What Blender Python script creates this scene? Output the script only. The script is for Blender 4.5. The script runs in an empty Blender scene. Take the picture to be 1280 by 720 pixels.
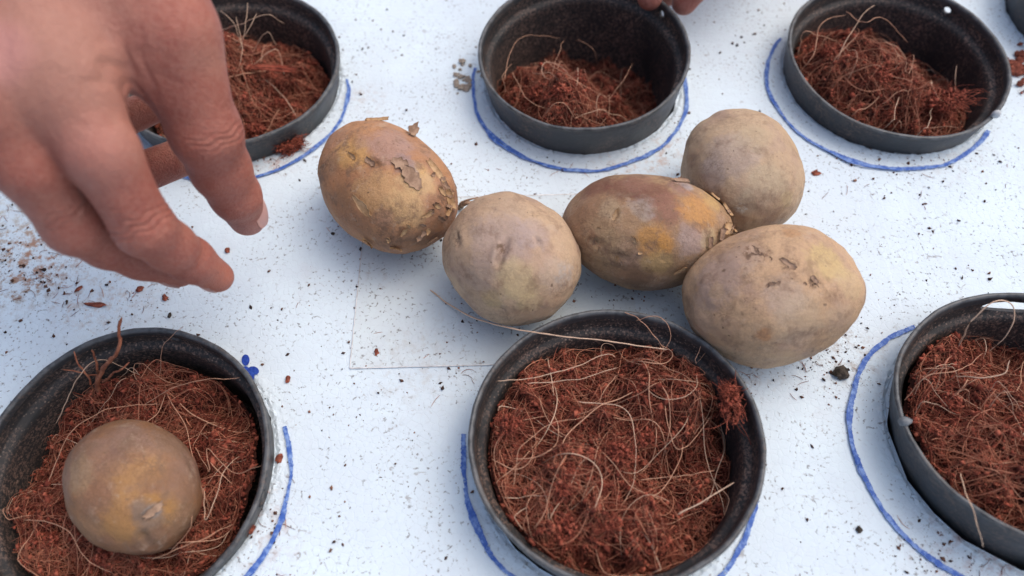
import bpy, bmesh, math, random
import numpy as np
from mathutils import Vector, Matrix, noise
from mathutils.geometry import delaunay_2d_cdt

random.seed(7)
RNG = np.random.default_rng(7)
scene = bpy.context.scene
COL = scene.collection

# ------------------------------------------------------------------ camera
FPX, CAM_H = 937.8, 0.27646
CF = np.array([0.0, 0.5185642, -0.85503869])
CR = np.array([0.99969384, -0.02115632, -0.01283089])
CU = np.array([0.02474311, 0.85477692, 0.51840544])
cam_d = bpy.data.cameras.new('camera')
cam = bpy.data.objects.new('camera', cam_d)
COL.objects.link(cam)
cam.matrix_world = Matrix(((CR[0], CU[0], -CF[0], 0), (CR[1], CU[1], -CF[1], 0),
                           (CR[2], CU[2], -CF[2], CAM_H), (0, 0, 0, 1)))
cam_d.sensor_width = 36
cam_d.lens = FPX / 1280 * 36
cam_d.clip_start = 0.01
cam_d.clip_end = 500
cam_d.dof.use_dof = True
cam_d.dof.focus_distance = 0.306
cam_d.dof.aperture_fstop = 6.5
scene.camera = cam

# ------------------------------------------------------------------ light: overcast day
SUN_EL, SUN_AZ = math.radians(60), math.radians(68)      # azimuth clockwise from +Y
world = bpy.data.worlds.new('World')
scene.world = world
world.use_nodes = True
wn = world.node_tree
bg = wn.nodes['Background']
sky = wn.nodes.new('ShaderNodeTexSky')
sky.sky_type = 'NISHITA'
sky.sun_disc = False
sky.sun_elevation = SUN_EL
sky.sun_rotation = SUN_AZ
sky.dust_density = 4.8
sky.ozone_density = 1.0
sky.air_density = 1.1
wn.links.new(sky.outputs[0], bg.inputs['Color'])
bg.inputs['Strength'].default_value = 0.15
sun_d = bpy.data.lights.new('sun', 'SUN')
sun_d.energy = 0.75
sun_d.angle = math.radians(75)
sun_d.color = (1.0, 0.975, 0.95)
sun = bpy.data.objects.new('sun', sun_d)
COL.objects.link(sun)
sdir = Vector((math.sin(SUN_AZ) * math.cos(SUN_EL), math.cos(SUN_AZ) * math.cos(SUN_EL), math.sin(SUN_EL)))
sun.rotation_euler = sdir.to_track_quat('Z', 'Y').to_euler()
scene.view_settings.view_transform = 'Standard'
scene.view_settings.look = 'None'
scene.view_settings.gamma = 1
scene.view_settings.use_curve_mapping = False
scene.view_settings.exposure = 0.36


# ------------------------------------------------------------------ helpers
def ray(px, py):
    return CF + (px - 640) / FPX * CR - (py - 360) / FPX * CU


def on(px, py, z=0.0):
    d = ray(px, py)
    t = (z - CAM_H) / d[2]
    return np.array([d[0] * t, d[1] * t, z])


def deep(px, py, d):
    return np.array([0, 0, CAM_H]) + ray(px, py) * d


def link(name, me, mat=None, parent=None, smooth=True):
    o = bpy.data.objects.new(name, me)
    COL.objects.link(o)
    if mat is not None:
        me.materials.append(mat)
    if smooth:
        me.polygons.foreach_set('use_smooth', [True] * len(me.polygons))
    if parent is not None:
        o.parent = parent
    return o


def mesh_np(name, V, Fs):
    """V (n,3), Fs list of (m,k) int arrays."""
    me = bpy.data.meshes.new(name)
    V = np.asarray(V, np.float32)
    me.vertices.add(len(V))
    me.vertices.foreach_set('co', V.ravel())
    loops = np.concatenate([np.asarray(f, np.int32).ravel() for f in Fs])
    tot = np.concatenate([np.full(len(f), np.shape(f)[1], np.int32) for f in Fs])
    me.loops.add(len(loops))
    me.loops.foreach_set('vertex_index', loops)
    me.polygons.add(len(tot))
    me.polygons.foreach_set('loop_start', np.concatenate([[0], np.cumsum(tot)[:-1]]).astype(np.int32))
    me.update(calc_edges=True)
    me.validate()
    return me


def tag(o, label=None, cat=None, group=None, kind=None):
    if label: o['label'] = label
    if cat: o['category'] = cat
    if group: o['group'] = group
    if kind: o['kind'] = kind
    return o


def empty(name, loc, rot=None):
    o = bpy.data.objects.new(name, None)
    o.empty_display_size = 0.01
    o.location = loc
    if rot is not None:
        o.rotation_mode = 'QUATERNION'
        o.rotation_quaternion = rot
    COL.objects.link(o)
    return o


def vnoise(P, scale, seed=0.0, octv=3):
    s = Vector((seed * 13.7, seed * 7.1, seed * 3.3))
    return np.array([noise.fractal(Vector(p) * scale + s, 1.0, 2.0, octv) for p in P])


def spline(pts, n):
    P = np.asarray(pts, float)
    P = np.vstack([2 * P[0] - P[1], P, 2 * P[-1] - P[-2]])
    m = len(P) - 3
    out = []
    for t in np.linspace(0, m - 1e-6, n):
        i = int(t); f = t - i
        a, b, c, d = P[i:i + 4]
        out.append(0.5 * (2 * b + (c - a) * f + (2 * a - 5 * b + 4 * c - d) * f * f + (3 * b - a - 3 * c + d) * f ** 3))
    return np.array(out)


def tube_batch(paths, radii, sides=3):
    """paths (N,K,3), radii (N,K) -> V, quads, caps skipped."""
    N, K, _ = paths.shape
    T = np.gradient(paths, axis=1)
    T /= np.linalg.norm(T, axis=2, keepdims=True) + 1e-12
    ref = np.zeros_like(T); ref[..., 2] = 1
    ref[np.abs(T[..., 2]) > 0.95] = (1, 0, 0)
    A = np.cross(T, ref); A /= np.linalg.norm(A, axis=2, keepdims=True) + 1e-12
    B = np.cross(T, A)
    ang = np.arange(sides) / sides * 2 * np.pi
    V = paths[:, :, None, :] + radii[:, :, None, None] * (A[:, :, None, :] * np.cos(ang)[None, None, :, None] + B[:, :, None, :] * np.sin(ang)[None, None, :, None])
    idx = np.arange(N * K * sides).reshape(N, K, sides)
    a = idx[:, :-1, :]; b = idx[:, 1:, :]
    q = np.stack([a, b, np.roll(b, -1, 2), np.roll(a, -1, 2)], -1).reshape(-1, 4)
    return V.reshape(-1, 3), q


def strand_mesh(name, pts, r0, r1=None, n=24, sides=5, wob=0.0):
    P = spline(pts, n)
    if wob:
        P = P + 1.3 * wob * np.stack([vnoise(P, 130, random.random() * 50, 2) for _ in range(3)], 1)
    r = np.linspace(r0, r0 if r1 is None else r1, n)
    r = r * (0.8 + 0.4 * RNG.random(n)); r[0] *= 0.4; r[-1] *= 0.3
    V, q = tube_batch(P[None], r[None], sides)
    return mesh_np(name, V, [q])


# ------------------------------------------------------------------ materials
class NT:
    def __init__(self, name, rough=0.6, spec=0.3):
        self.m = bpy.data.materials.new(name)
        self.m.use_nodes = True
        self.t = self.m.node_tree
        self.b = self.t.nodes['Principled BSDF']
        self.b.inputs['Roughness'].default_value = rough
        self.b.inputs['Specular IOR Level'].default_value = spec
        self.co = self.t.nodes.new('ShaderNodeTexCoord').outputs['Object']

    def n(self, ty, **kw):
        nd = self.t.nodes.new(ty)
        for k, v in kw.items():
            if hasattr(nd, k):
                setattr(nd, k, v)
        return nd

    def lk(self, a, b):
        self.t.links.new(a, b)

    def val(self, sock, v):
        if hasattr(v, 'node'):
            self.lk(v, sock)
        else:
            sock.default_value = v

    def noise(self, scale, detail=4, rough=0.55, co=None, dist=0.0, color=False):
        nd = self.n('ShaderNodeTexNoise')
        self.lk(co or self.co, nd.inputs['Vector'])
        nd.inputs['Scale'].default_value = scale
        nd.inputs['Detail'].default_value = detail
        nd.inputs['Roughness'].default_value = rough
        nd.inputs['Distortion'].default_value = dist
        return nd.outputs['Color' if color else 'Fac']

    def voro(self, scale, feature='F1', out='Distance', co=None, rnd=1.0):
        nd = self.n('ShaderNodeTexVoronoi', feature=feature)
        self.lk(co or self.co, nd.inputs['Vector'])
        nd.inputs['Scale'].default_value = scale
        nd.inputs['Randomness'].default_value = rnd
        return nd.outputs[out]

    def ramp(self, v, a, b, lo=0.0, hi=1.0, smooth=True):
        nd = self.n('ShaderNodeMapRange')
        nd.interpolation_type = 'SMOOTHSTEP' if smooth else 'LINEAR'
        self.lk(v, nd.inputs['Value'])
        for k, x in (('From Min', a), ('From Max', b), ('To Min', lo), ('To Max', hi)):
            nd.inputs[k].default_value = x
        return nd.outputs['Result']

    def math(self, op, a, b=0.0):
        nd = self.n('ShaderNodeMath', operation=op)
        self.val(nd.inputs[0], a); self.val(nd.inputs[1], b)
        return nd.outputs[0]

    def mix(self, f, a, b):
        nd = self.n('ShaderNodeMix', data_type='RGBA')
        self.val(nd.inputs[0], f)
        for s, v in ((nd.inputs[6], a), (nd.inputs[7], b)):
            if hasattr(v, 'node'): self.lk(v, s)
            else: s.default_value = (*v, 1)
        return nd.outputs[2]

    def dist(self, c, co=None):
        nd = self.n('ShaderNodeVectorMath', operation='DISTANCE')
        self.lk(co or self.co, nd.inputs[0])
        nd.inputs[1].default_value = c
        return nd.outputs['Value']

    def warp(self, scale, amt):
        nz = self.noise(scale, 3, color=True)
        s = self.n('ShaderNodeVectorMath', operation='SUBTRACT'); self.lk(nz, s.inputs[0]); s.inputs[1].default_value = (.5, .5, .5)
        m = self.n('ShaderNodeVectorMath', operation='SCALE'); self.lk(s.outputs[0], m.inputs[0]); m.inputs['Scale'].default_value = amt
        a = self.n('ShaderNodeVectorMath', operation='ADD'); self.lk(self.co, a.inputs[0]); self.lk(m.outputs[0], a.inputs[1])
        return a.outputs[0]

    def color(self, c):
        if hasattr(c, 'node'): self.lk(c, self.b.inputs['Base Color'])
        else: self.b.inputs['Base Color'].default_value = (*c, 1)

    def bump(self, h, dist, strength=1.0, prev=None):
        nd = self.n('ShaderNodeBump')
        nd.inputs['Distance'].default_value = dist
        nd.inputs['Strength'].default_value = strength
        self.lk(h, nd.inputs['Height'])
        if prev is not None: self.lk(prev, nd.inputs['Normal'])
        self.lk(nd.outputs[0], self.b.inputs['Normal'])
        return nd.outputs[0]


def foam_material(stained=True, tint=(1, 1, 1)):
    t = NT('expanded_foam', 0.75, 0.25)
    w = t.warp(120, 0.0025)
    edge = t.voro(330, 'DISTANCE_TO_EDGE', co=w)
    rim = t.ramp(edge, 0.0, 0.10)
    big = t.ramp(t.noise(16, 6, .65), .35, .65)
    col = t.mix(big, (.61, .70, .76), (.67, .775, .83))
    col = t.mix(t.ramp(t.noise(48, 5, .7), .54, .74, 0, .26), col, (.60, .62, .64))
    cell = t.voro(330, 'F1', 'Color', co=w)
    sep = t.n('ShaderNodeSeparateColor'); t.lk(cell, sep.inputs[0])
    col = t.mix(t.ramp(sep.outputs[0], 0, 1, 0, .16), col, (.60, .66, .74))
    # joints between the beads hold a little dirt, here and there
    joint = t.math('MULTIPLY', t.ramp(edge, 0.0, 0.07, 1, 0), t.ramp(t.noise(60, 4), .40, .70, .15, 1))
    col = t.mix(t.math('MULTIPLY', joint, .10), col, (.42, .42, .43))
    near = t.ramp(edge, 0.0, 0.16, 1, 0)
    junc = t.math('MULTIPLY', near, t.math('MULTIPLY', t.ramp(t.noise(620, 3, .6), .56, .63), t.ramp(t.noise(42, 4, .6), .40, .56)))
    col = t.mix(t.math('MULTIPLY', junc, .8), col, (.11, .095, .085))
    worm = t.math('MULTIPLY', near, t.math('MULTIPLY', t.ramp(t.noise(260, 3, .6), .59, .65), t.ramp(t.noise(30, 3, .6), .46, .60)))
    col = t.mix(t.math('MULTIPLY', worm, .6), col, (.22, .18, .15))
    col = t.mix(t.ramp(t.noise(1100, 4, .7), .35, .75, 0, .10), col, (.60, .61, .63))
    if stained:
        for (px, py, rad, c, k) in STAINS:
            d = t.dist(tuple(on(px, py, 0.0)), t.warp(60, .035))
            f = t.math('MULTIPLY', t.ramp(d, rad * .25, rad, 1, 0), t.ramp(t.noise(210, 5, .7), .46, .66))
            col = t.mix(t.math('MULTIPLY', f, k), col, c)
    if tint != (1, 1, 1):
        mu = t.n('ShaderNodeMix', data_type='RGBA', blend_type='MULTIPLY'); mu.inputs[0].default_value = 1
        t.lk(col, mu.inputs[6]); mu.inputs[7].default_value = (*tint, 1); col = mu.outputs[2]
    t.color(col)
    b1 = t.bump(rim, 0.00015, .35)
    t.bump(t.noise(700, 3), 0.0002, .6, b1)
    return t.m


STAINS = [(20, 330, .040, (.30, .20, .12), .9), (45, 345, .018, (.30, .16, .09), .85), (60, 300, .030, (.42, .20, .13), .7), (10, 270, .035, (.45, .40, .30), .5),
          (1060, 440, .022, (.32, .24, .18), .6), (350, 195, .016, (.45, .22, .15), .6), (835, 190, .018, (.45, .27, .18), .6),
          (790, 210, .020, (.50, .36, .28), .5), (455, 120, .016, (.40, .30, .24), .4), (1250, 690, .03, (.35, .16, .11), .6),
          (520, 460, .03, (.45, .42, .38), .35), (130, 370, .03, (.4, .28, .2), .5), (330, 660, .02, (.4, .25, .2), .4),
          (468, 352, .006, (.40, .36, .32), .7), (940, 455, .02, (.4, .3, .22), .5), (1200, 200, .03, (.5, .5, .5), .4)]


def plastic_material():
    t = NT('black_plastic', 0.42, 0.5)
    n1 = t.noise(45, 5, .65)
    dustm = t.math('MULTIPLY', t.ramp(n1, .40, .70), t.ramp(t.noise(650, 4, .7), .42, .66))
    col = t.mix(t.noise(30, 3), (.022, .025, .028), (.040, .044, .049))
    col = t.mix(t.math('MULTIPLY', dustm, .45), col, (.26, .17, .125))
    spk = t.ramp(t.voro(520, 'F1'), .10, .22, 1, 0)
    spk = t.math('MULTIPLY', spk, t.ramp(t.noise(55, 2), .48, .60))
    col = t.mix(t.math('MULTIPLY', spk, .25), col, (.30, .20, .15))
    t.color(col)
    z = t.n('ShaderNodeSeparateXYZ'); t.lk(t.co, z.inputs[0])
    edge = t.math('MULTIPLY', t.ramp(z.outputs[2], .0598, .0616), t.ramp(t.noise(210, 5, .7), .40, .62, .15, .85))
    col = t.mix(edge, col, (.11, .115, .12))
    mp = t.n('ShaderNodeMapping'); t.lk(t.co, mp.inputs[0]); mp.inputs['Scale'].default_value = (1, 1, 14)
    scr = t.math('MULTIPLY', t.ramp(t.noise(70, 6, .75, mp.outputs[0]), .60, .70), t.ramp(t.noise(25, 2), .45, .6))
    col = t.mix(t.math('MULTIPLY', scr, .5), col, (.15, .15, .15))
    smear = t.math('MULTIPLY', t.ramp(t.noise(34, 4, .6, t.warp(40, .02)), .52, .72), t.ramp(t.noise(900, 3, .7), .35, .6, .3, 1))
    col = t.mix(t.math('MULTIPLY', smear, .45), col, (.20, .165, .14))
    t.color(col)
    t.lk(t.ramp(n1, .3, .75, .36, .62), t.b.inputs['Roughness'])
    b = t.bump(t.noise(260, 4), 0.00035, .45)
    t.bump(t.noise(900, 2), 0.0001, .5, b)
    return t.m


def dusty_plastic_material():
    """inside faces: potting dust stuck to the plastic"""
    t = NT('dusty_plastic', 0.6, 0.35)
    n1 = t.noise(38, 5, .65)
    col = t.mix(t.noise(30, 3), (.016, .016, .017), (.030, .029, .029))
    fine = t.ramp(t.noise(820, 5, .75), .46, .62)
    d = t.math('MULTIPLY', t.ramp(n1, .32, .60), fine)
    col = t.mix(t.math('MULTIPLY', d, .78), col, (.23, .145, .11))
    spk = t.math('MULTIPLY', t.ramp(t.voro(620, 'F1'), .14, .32, 1, 0), t.ramp(t.noise(32, 3), .40, .58))
    col = t.mix(t.math('MULTIPLY', spk, .42), col, (.40, .28, .22))
    t.color(col)
    t.bump(t.noise(600, 4), 0.0003, .5)
    return t.m


def coir_material(name, dark, mid, light, scale=160):
    t = NT(name, 0.85, 0.15)
    g = t.n('ShaderNodeNewGeometry').outputs['Random Per Island']
    c = t.mix(t.ramp(g, 0, .6, smooth=False), dark, mid)
    c = t.mix(t.ramp(g, .55, 1.0, smooth=False), c, light)
    zone = t.noise(58, 3, .55)  # broad noise zones: dark voids and orange-lit areas painted into the colour
    c = t.mix(t.ramp(zone, .30, .48, .55, 0), c, dark)
    c = t.mix(t.ramp(zone, .52, .68, 0, .40), c, light)
    nz = t.noise(scale, 4, .6)
    c2 = t.mix(t.ramp(nz, .35, .7, 0, .45), c, dark)
    t.color(c2)
    t.bump(t.noise(1500, 3), .0002, .6)
    return t.m


def fibre_material(name, a, b):
    t = NT(name, 0.55, 0.3)
    g = t.n('ShaderNodeNewGeometry').outputs['Random Per Island']
    t.color(t.mix(t.math('MULTIPLY', t.math('ADD', g, t.noise(120, 3)), .5), a, b))
    return t.m


M_FOAM = foam_material()
M_PANEL = foam_material(True, (.965, .945, .915))
M_PLASTIC = plastic_material()
M_INNER = dusty_plastic_material()
M_BED = coir_material('coir_bed', (.045, .015, .011), (.10, .031, .021), (.14, .042, .028))  # darker than crumbs and fibres: shade of the gaps painted into the bed
M_CRUMB = coir_material('coir_crumbs', (.09, .024, .017), (.32, .074, .046), (.50, .150, .092))
M_FIBRE = coir_material('coir_fibres', (.12, .032, .022), (.33, .088, .055), (.56, .235, .14), 90)
M_TANGLE = fibre_material('coir_tangle', (.22, .065, .042), (.56, .26, .155))
M_STRAND = fibre_material('coir_strand', (.42, .19, .115), (.68, .41, .27))
M_STRAW = fibre_material('straw', (.52, .32, .21), (.72, .52, .38))


def simple_noise_mat(name, a, b, scale=300, rough=.8, bumpd=.0004):
    t = NT(name, rough, .2)
    t.color(t.mix(t.ramp(t.noise(scale, 4, .65), .32, .68), a, b))
    t.bump(t.noise(scale * 2, 4), bumpd, .7)
    return t.m


M_SOIL = simple_noise_mat('grey_soil', (.22, .17, .13), (.42, .36, .30))
M_SEED = simple_noise_mat('dark_soil', (.02, .017, .014), (.09, .07, .055))
M_RED = simple_noise_mat('red_coir_crumb', (.10, .026, .018), (.34, .10, .06))
M_FLAKE = simple_noise_mat('peeled_skin', (.34, .20, .10), (.52, .34, .19))
M_FLAKE_DARK = simple_noise_mat('dark_peeled_skin', (.22, .135, .09), (.38, .25, .17))
M_BARK = simple_noise_mat('coir_husk', (.22, .07, .04), (.40, .16, .09))
M_GROUND = simple_noise_mat('concrete', (.22, .21, .20), (.34, .33, .31), 25, .9)
M_TAB = simple_noise_mat('grey_plastic', (.14, .15, .16), (.22, .23, .24), 200, .5)
M_PALE_TAB = simple_noise_mat('pale_plastic', (.42, .43, .44), (.56, .57, .58), 200, .5)


def marker_material():
    t = NT('blue_marker_ink', .6, .3)
    w = t.warp(120, .0025)
    streak = t.ramp(t.noise(420, 4, .7), .40, .66)
    col = t.mix(t.math('MULTIPLY', streak, .85), (.045, .12, .42), (.26, .39, .68))
    gap = t.math('MULTIPLY', t.ramp(t.voro(330, 'DISTANCE_TO_EDGE', co=w), 0, .06, 1, 0), .35)
    al = t.math('MAXIMUM', t.ramp(t.noise(520, 4, .7), .33, .42), t.ramp(t.noise(38, 3), .40, .55))
    t.lk(t.ramp(al, 0, 1, .12, 1), t.b.inputs['Alpha'])
    col = t.mix(gap, col, (.03, .06, .25))
    t.color(col)
    return t.m


M_INK = marker_material()
M_INK_DARK = simple_noise_mat('dark_blue_ink', (.014, .04, .26), (.03, .08, .40), 500, .5)

# ------------------------------------------------------------------ pots: fitted positions
POTS = dict(  # rim centre, tilt (degrees), marker circle centre
    TM=((.0381, .2901, .0231), (-2.3, -2.3), (.0371, .2862)),
    TR=((.1946, .2885, .0160), (.5, -2.4), (.1883, .2821)),
    TL=((-.1388, .2934, .0180), (3.0, -.6), (-.1359, .2852)),
    BL=((-.1466, .0900, .0080), (-3.0, -5.0), (-.1392, .0849)),
    BM=((.0354, .0924, .0225), (-1.4, 1.3), (.0346, .0905)),
    BR=((.1910, .0976, .0239), (-6.9, 6.7), (.1830, .0915)),
    XR=((.3234, .3309, .0240), (0, 0), (.3234, .3309)))
RIM_R, POT_H = .0521, .062
POT_SCALE = dict(BL=(1.078, 1.078, .80), TR=(1.038, 1.038, .92), TL=(1.072, 1.072, .92))


def pot_frame(k):
    c, tl, _ = POTS[k]
    nv = Vector((math.radians(tl[0]), math.radians(tl[1]), 1)).normalized()
    return np.array(c), nv


HOLES = {}
for k in POTS:
    c, nv = pot_frame(k)
    t = c[2] / nv.z
    HOLES[k] = (c[0] - nv.x * t, c[1] - nv.y * t)
HOLE_R = dict(TM=.0494, TR=.0514, TL=.0530, BL=.0545, BM=.0496, BR=.0512, XR=.0494)

# ------------------------------------------------------------------ ground and foam board
gv = [(-40, -40, -.0505), (40, -40, -.0505), (40, 40, -.0505), (-40, 40, -.0505)]
ground = link('ground', mesh_np('ground', gv, [[[0, 1, 2, 3]]]), M_GROUND, smooth=False)
tag(ground, kind='structure')


def build_board():
    X0, X1, Y0, Y1, TH = -.46, .56, -.10, .62, .05
    pts, edges, holes = [], [], []
    def loop(P):
        s = len(pts); pts.extend(P); n = len(P)
        edges.extend([(s + i, s + (i + 1) % n) for i in range(n)])
        return list(range(s, s + n))
    outer = loop([(X0, Y0), (X1, Y0), (X1, Y1), (X0, Y1)])
    zz = {}
    for hk, (hx, hy) in HOLES.items():
        n = 260; P = []
        R = HOLE_R[hk]
        for i in range(n):
            a = i / n * 2 * math.pi
            r = R + .0006 * noise.noise(Vector((math.cos(a) * 3, math.sin(a) * 3, hx * 50))) + .0007 * noise.noise(Vector((math.cos(a) * 28, math.sin(a) * 28, hx * 50)))
            r += .0003 * random.uniform(-1, 1)
            P.append((hx + r * math.cos(a), hy + r * math.sin(a)))
        holes.append((hk, loop(P)))
        for ring, n2 in ((.0006, 260), (.0014, 240), (.0024, 220), (.0036, 180), (.0052, 150)):
            for i in range(n2):
                a = (i + random.random()) / n2 * 2 * math.pi
                pts.append((hx + (R + .0009 + ring) * math.cos(a), hy + (R + .0009 + ring) * math.sin(a)))
    res = delaunay_2d_cdt([Vector(p) for p in pts], edges, [], 1, 1e-7)
    V2, _, F = res[0], res[1], res[2]
    V = []
    for v in V2:
        z = 0.0
        d = min((math.hypot(v.x - hx, v.y - hy) - HOLE_R[hk]) for hk, (hx, hy) in HOLES.items())
        if d < .007:
            z = max(0, 1 - d / .007) * (.0008 * noise.noise(Vector((v.x, v.y, 0)) * 420) + .0003)
            if d < .0009: z -= .0007
        V.append((v.x, v.y, z))
    keep = []
    for f in F:
        cx = sum(V2[i].x for i in f) / 3; cy = sum(V2[i].y for i in f) / 3
        inside = False
        for hk, idx in holes:
            hx, hy = HOLES[hk]
            if math.hypot(cx - hx, cy - hy) < HOLE_R[hk] - .0012 and all(math.hypot(V2[i].x - hx, V2[i].y - hy) < HOLE_R[hk] + .0016 for i in f):
                inside = True
        if not inside: keep.append(tuple(f))
    bm = bmesh.new()
    bv = [bm.verts.new(v) for v in V]
    for f in keep:
        try: bm.faces.new([bv[i] for i in f])
        except ValueError: pass
    bm.normal_update()
    be = [e for e in bm.edges if len(e.link_faces) == 1]
    r = bmesh.ops.extrude_edge_only(bm, edges=be)
    for v in r['geom']:
        if isinstance(v, bmesh.types.BMVert): v.co.z = -TH
    for v in list(bm.verts):
        if not v.link_faces: bm.verts.remove(v)
    bmesh.ops.recalc_face_normals(bm, faces=bm.faces)
    me = bpy.data.meshes.new('foam_board'); bm.to_mesh(me); bm.free()
    o = link('foam_board', me, M_FOAM, smooth=False)
    return o


board = build_board()
tag(board, 'white expanded foam board with round holes and blue marker circles, under everything', 'foam board')


def ribbon(name, P, w, mat, z=.0004, parent=board):
    P = np.asarray(P); n = len(P)
    T = np.gradient(P, axis=0); T /= np.linalg.norm(T, axis=1)[:, None]
    N = np.stack([-T[:, 1], T[:, 0]], 1)
    ww = w * (.88 + .45 * np.array([noise.noise(Vector((p[0], p[1], 0)) * 90) + .5 * noise.noise(Vector((p[0], p[1], 3)) * 400) for p in P]))
    jl = 1 + .18 * RNG.standard_normal(n) * .6; jr = 1 + .18 * RNG.standard_normal(n) * .6
    L = P + N * (ww * jl / 2)[:, None]; Rr = P - N * (ww * jr / 2)[:, None]
    z2 = np.full(n, z)
    V = np.vstack([np.column_stack([L, z2]), np.column_stack([Rr, z2])])
    i = np.arange(n - 1)
    return link(name, mesh_np(name, V, [np.stack([i, i + n, i + n + 1, i + 1], 1)]), mat, parent, False)


ARCS = dict(TM=(163, 376), TR=(138, 325), TL=(190, 372), BL=(-80, 24), BM=(168, 352), BR=(108, 305))
for k, (a0, a1) in ARCS.items():
    cx, cy = POTS[k][2]
    a = np.radians(np.linspace(a0, a1, int((a1 - a0) * 2.2)))
    r = .055 + .0011 * np.array([noise.noise(Vector((math.cos(x) * 2.2, math.sin(x) * 2.2, cx * 40))) + .45 * noise.noise(Vector((math.cos(x) * 9, math.sin(x) * 9, cx * 40))) for x in a])
    mc = ribbon('marker_circle', np.stack([cx + r * np.cos(a), cy + r * np.sin(a)], 1), .0021, M_INK, .0009)


def flower():
    V, Fs = [], []
    for (px, py, rx, ry, an) in ((307, 450, 5, 7, 0), (317, 463, 7, 5, .3), (306, 463, 6, 5, -.5), (313, 471, 5, 7, .3)):
        c = on(px, py); s = len(V)
        ring = []
        for i in range(18):
            a = i / 18 * 2 * math.pi
            u, v = rx * math.cos(a), ry * math.sin(a)
            q = on(px + u * math.cos(an) - v * math.sin(an), py + u * math.sin(an) + v * math.cos(an), .0007 + .0002 * len(Fs) / 18)
            ring.append(q)
        V.append((*c[:2], ring[0][2] + .0003)); V.extend(ring)
        Fs += [(s, s + 1 + i, s + 1 + (i + 1) % 18) for i in range(18)]
    o = link('flower_mark', mesh_np('flower_mark', V, [Fs]), M_INK_DARK, board, False)
    o['label'] = 'small dark blue flower drawn where the circle starts'


flower()
for k, a0, a1, dr in (('TR', 228, 262, .0012), ('BL', -60, -18, .0010), ('TM', 205, 250, -.0009), ('BR', 150, 190, .0010), ('BM', 190, 215, -.001)):
    cx, cy = POTS[k][2]
    a = np.radians(np.linspace(a0, a1, 70))
    r = .055 + dr * np.sin(np.linspace(0, 3.14, 70)) + .0004 * np.array([noise.noise(Vector((math.cos(x) * 6, math.sin(x) * 6, 3))) for x in a])
    ribbon('marker_stroke', np.stack([cx + r * np.cos(a), cy + r * np.sin(a)], 1), .0014, M_INK, .0012)
# slightly raised moulded rectangle in the middle of the board
rx0, rx1, ry0, ry1 = -.0665, .052, .1312, .2175
pv = [(rx0, ry0), (rx1, ry0), (rx1, ry1), (rx0, ry1)]


def panel():
    bm = bmesh.new()
    hx, hy = HOLES['BM']
    poly = []
    poly.append((rx0, ry1)); poly.append((rx0, ry0))
    # lower edge runs into the front pot's marked circle; stop short of the hole
    poly.append((-.0035, ry0)); poly.append((.004, ry0 + .013)); poly.append((.02, .1475)); poly.append((.05, .149)); poly.append((rx1, .1485)); poly.append((rx1, ry1))
    top = [bm.verts.new((x, y, .00045)) for x, y in poly]
    bot = [bm.verts.new((x - math.copysign(.00025, -.007 - x) * -1 * -1, y, -.0006)) for x, y in poly]
    bm.faces.new(top)
    n = len(poly)
    for i in range(n):
        bm.faces.new((top[i], bot[i], bot[(i + 1) % n], top[(i + 1) % n]))
    bmesh.ops.recalc_face_normals(bm, faces=bm.faces)
    me = bpy.data.meshes.new('raised_panel'); bm.to_mesh(me); bm.free()
    o = link('raised_panel', me, M_PANEL, board, False)
    o['label'] = 'slightly raised rectangle moulded in the middle of the board'


panel()
GR = []
for (A, B) in (((rx0, ry1), (rx0, ry0)), ((rx0, ry0), (-.004, ry0)), ((rx0, ry1), (rx1, ry1))):
    GR.append(np.stack([np.linspace(A[0], B[0], 60), np.linspace(A[1], B[1], 60)], 1))
M_SCORE = simple_noise_mat('scored_foam', (.46, .43, .41), (.78, .78, .78), 260, .8)
for g in GR:
    ribbon('scored_line', g, .00045, M_SCORE, .0006)


# ------------------------------------------------------------------ pots
def revolve(profile, seg=128, irr=0.0006, seed=0):
    V = []
    n = len(profile)
    for (r, z) in profile:
        for i in range(seg):
            a = i / seg * 2 * math.pi
            k = max(0, min(1, (z + .03) / .03))
            rr = r + k * irr * (noise.noise(Vector((math.cos(a) * 1.3, math.sin(a) * 1.3, seed))) + .25 * noise.noise(Vector((math.cos(a) * 9, math.sin(a) * 9, seed))))
            zz = z + k * irr * .8 * noise.noise(Vector((math.cos(a) * 2, math.sin(a) * 2, seed + 9)))
            V.append((rr * math.cos(a), rr * math.sin(a), zz))
    F = []
    for j in range(n - 1):
        for i in range(seg):
            i2 = (i + 1) % seg
            F.append((j * seg + i, j * seg + i2, (j + 1) * seg + i2, (j + 1) * seg + i))
    return np.array(V), np.array(F)


def punch(o, cutters):
    """cut real holes through a pot wall"""
    cobs = []
    for me in cutters:
        c = bpy.data.objects.new('cutter', me); COL.objects.link(c); cobs.append(c)
        c.parent = o.parent
        m = o.modifiers.new('cut', 'BOOLEAN'); m.object = c; m.operation = 'DIFFERENCE'; m.solver = 'EXACT'
    bpy.context.view_layer.update()
    dg = bpy.context.evaluated_depsgraph_get()
    me = bpy.data.meshes.new_from_object(o.evaluated_get(dg))
    o.modifiers.clear()
    o.data = me
    for c in cobs: bpy.data.objects.remove(c)


def cutter_mesh(a, z, w, h, r=.052):
    bm = bmesh.new()
    bmesh.ops.create_cone(bm, cap_ends=True, segments=20, radius1=1, radius2=1, depth=.014)
    M = Matrix.Rotation(a, 4, 'Z') @ Matrix.Translation((r, 0, z)) @ Matrix.Rotation(math.pi / 2, 4, 'Y') @ Matrix.Diagonal((h, w, 1, 1))
    bmesh.ops.transform(bm, matrix=M, verts=bm.verts)
    me = bpy.data.meshes.new('cutter'); bm.to_mesh(me); bm.free()
    return me


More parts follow.
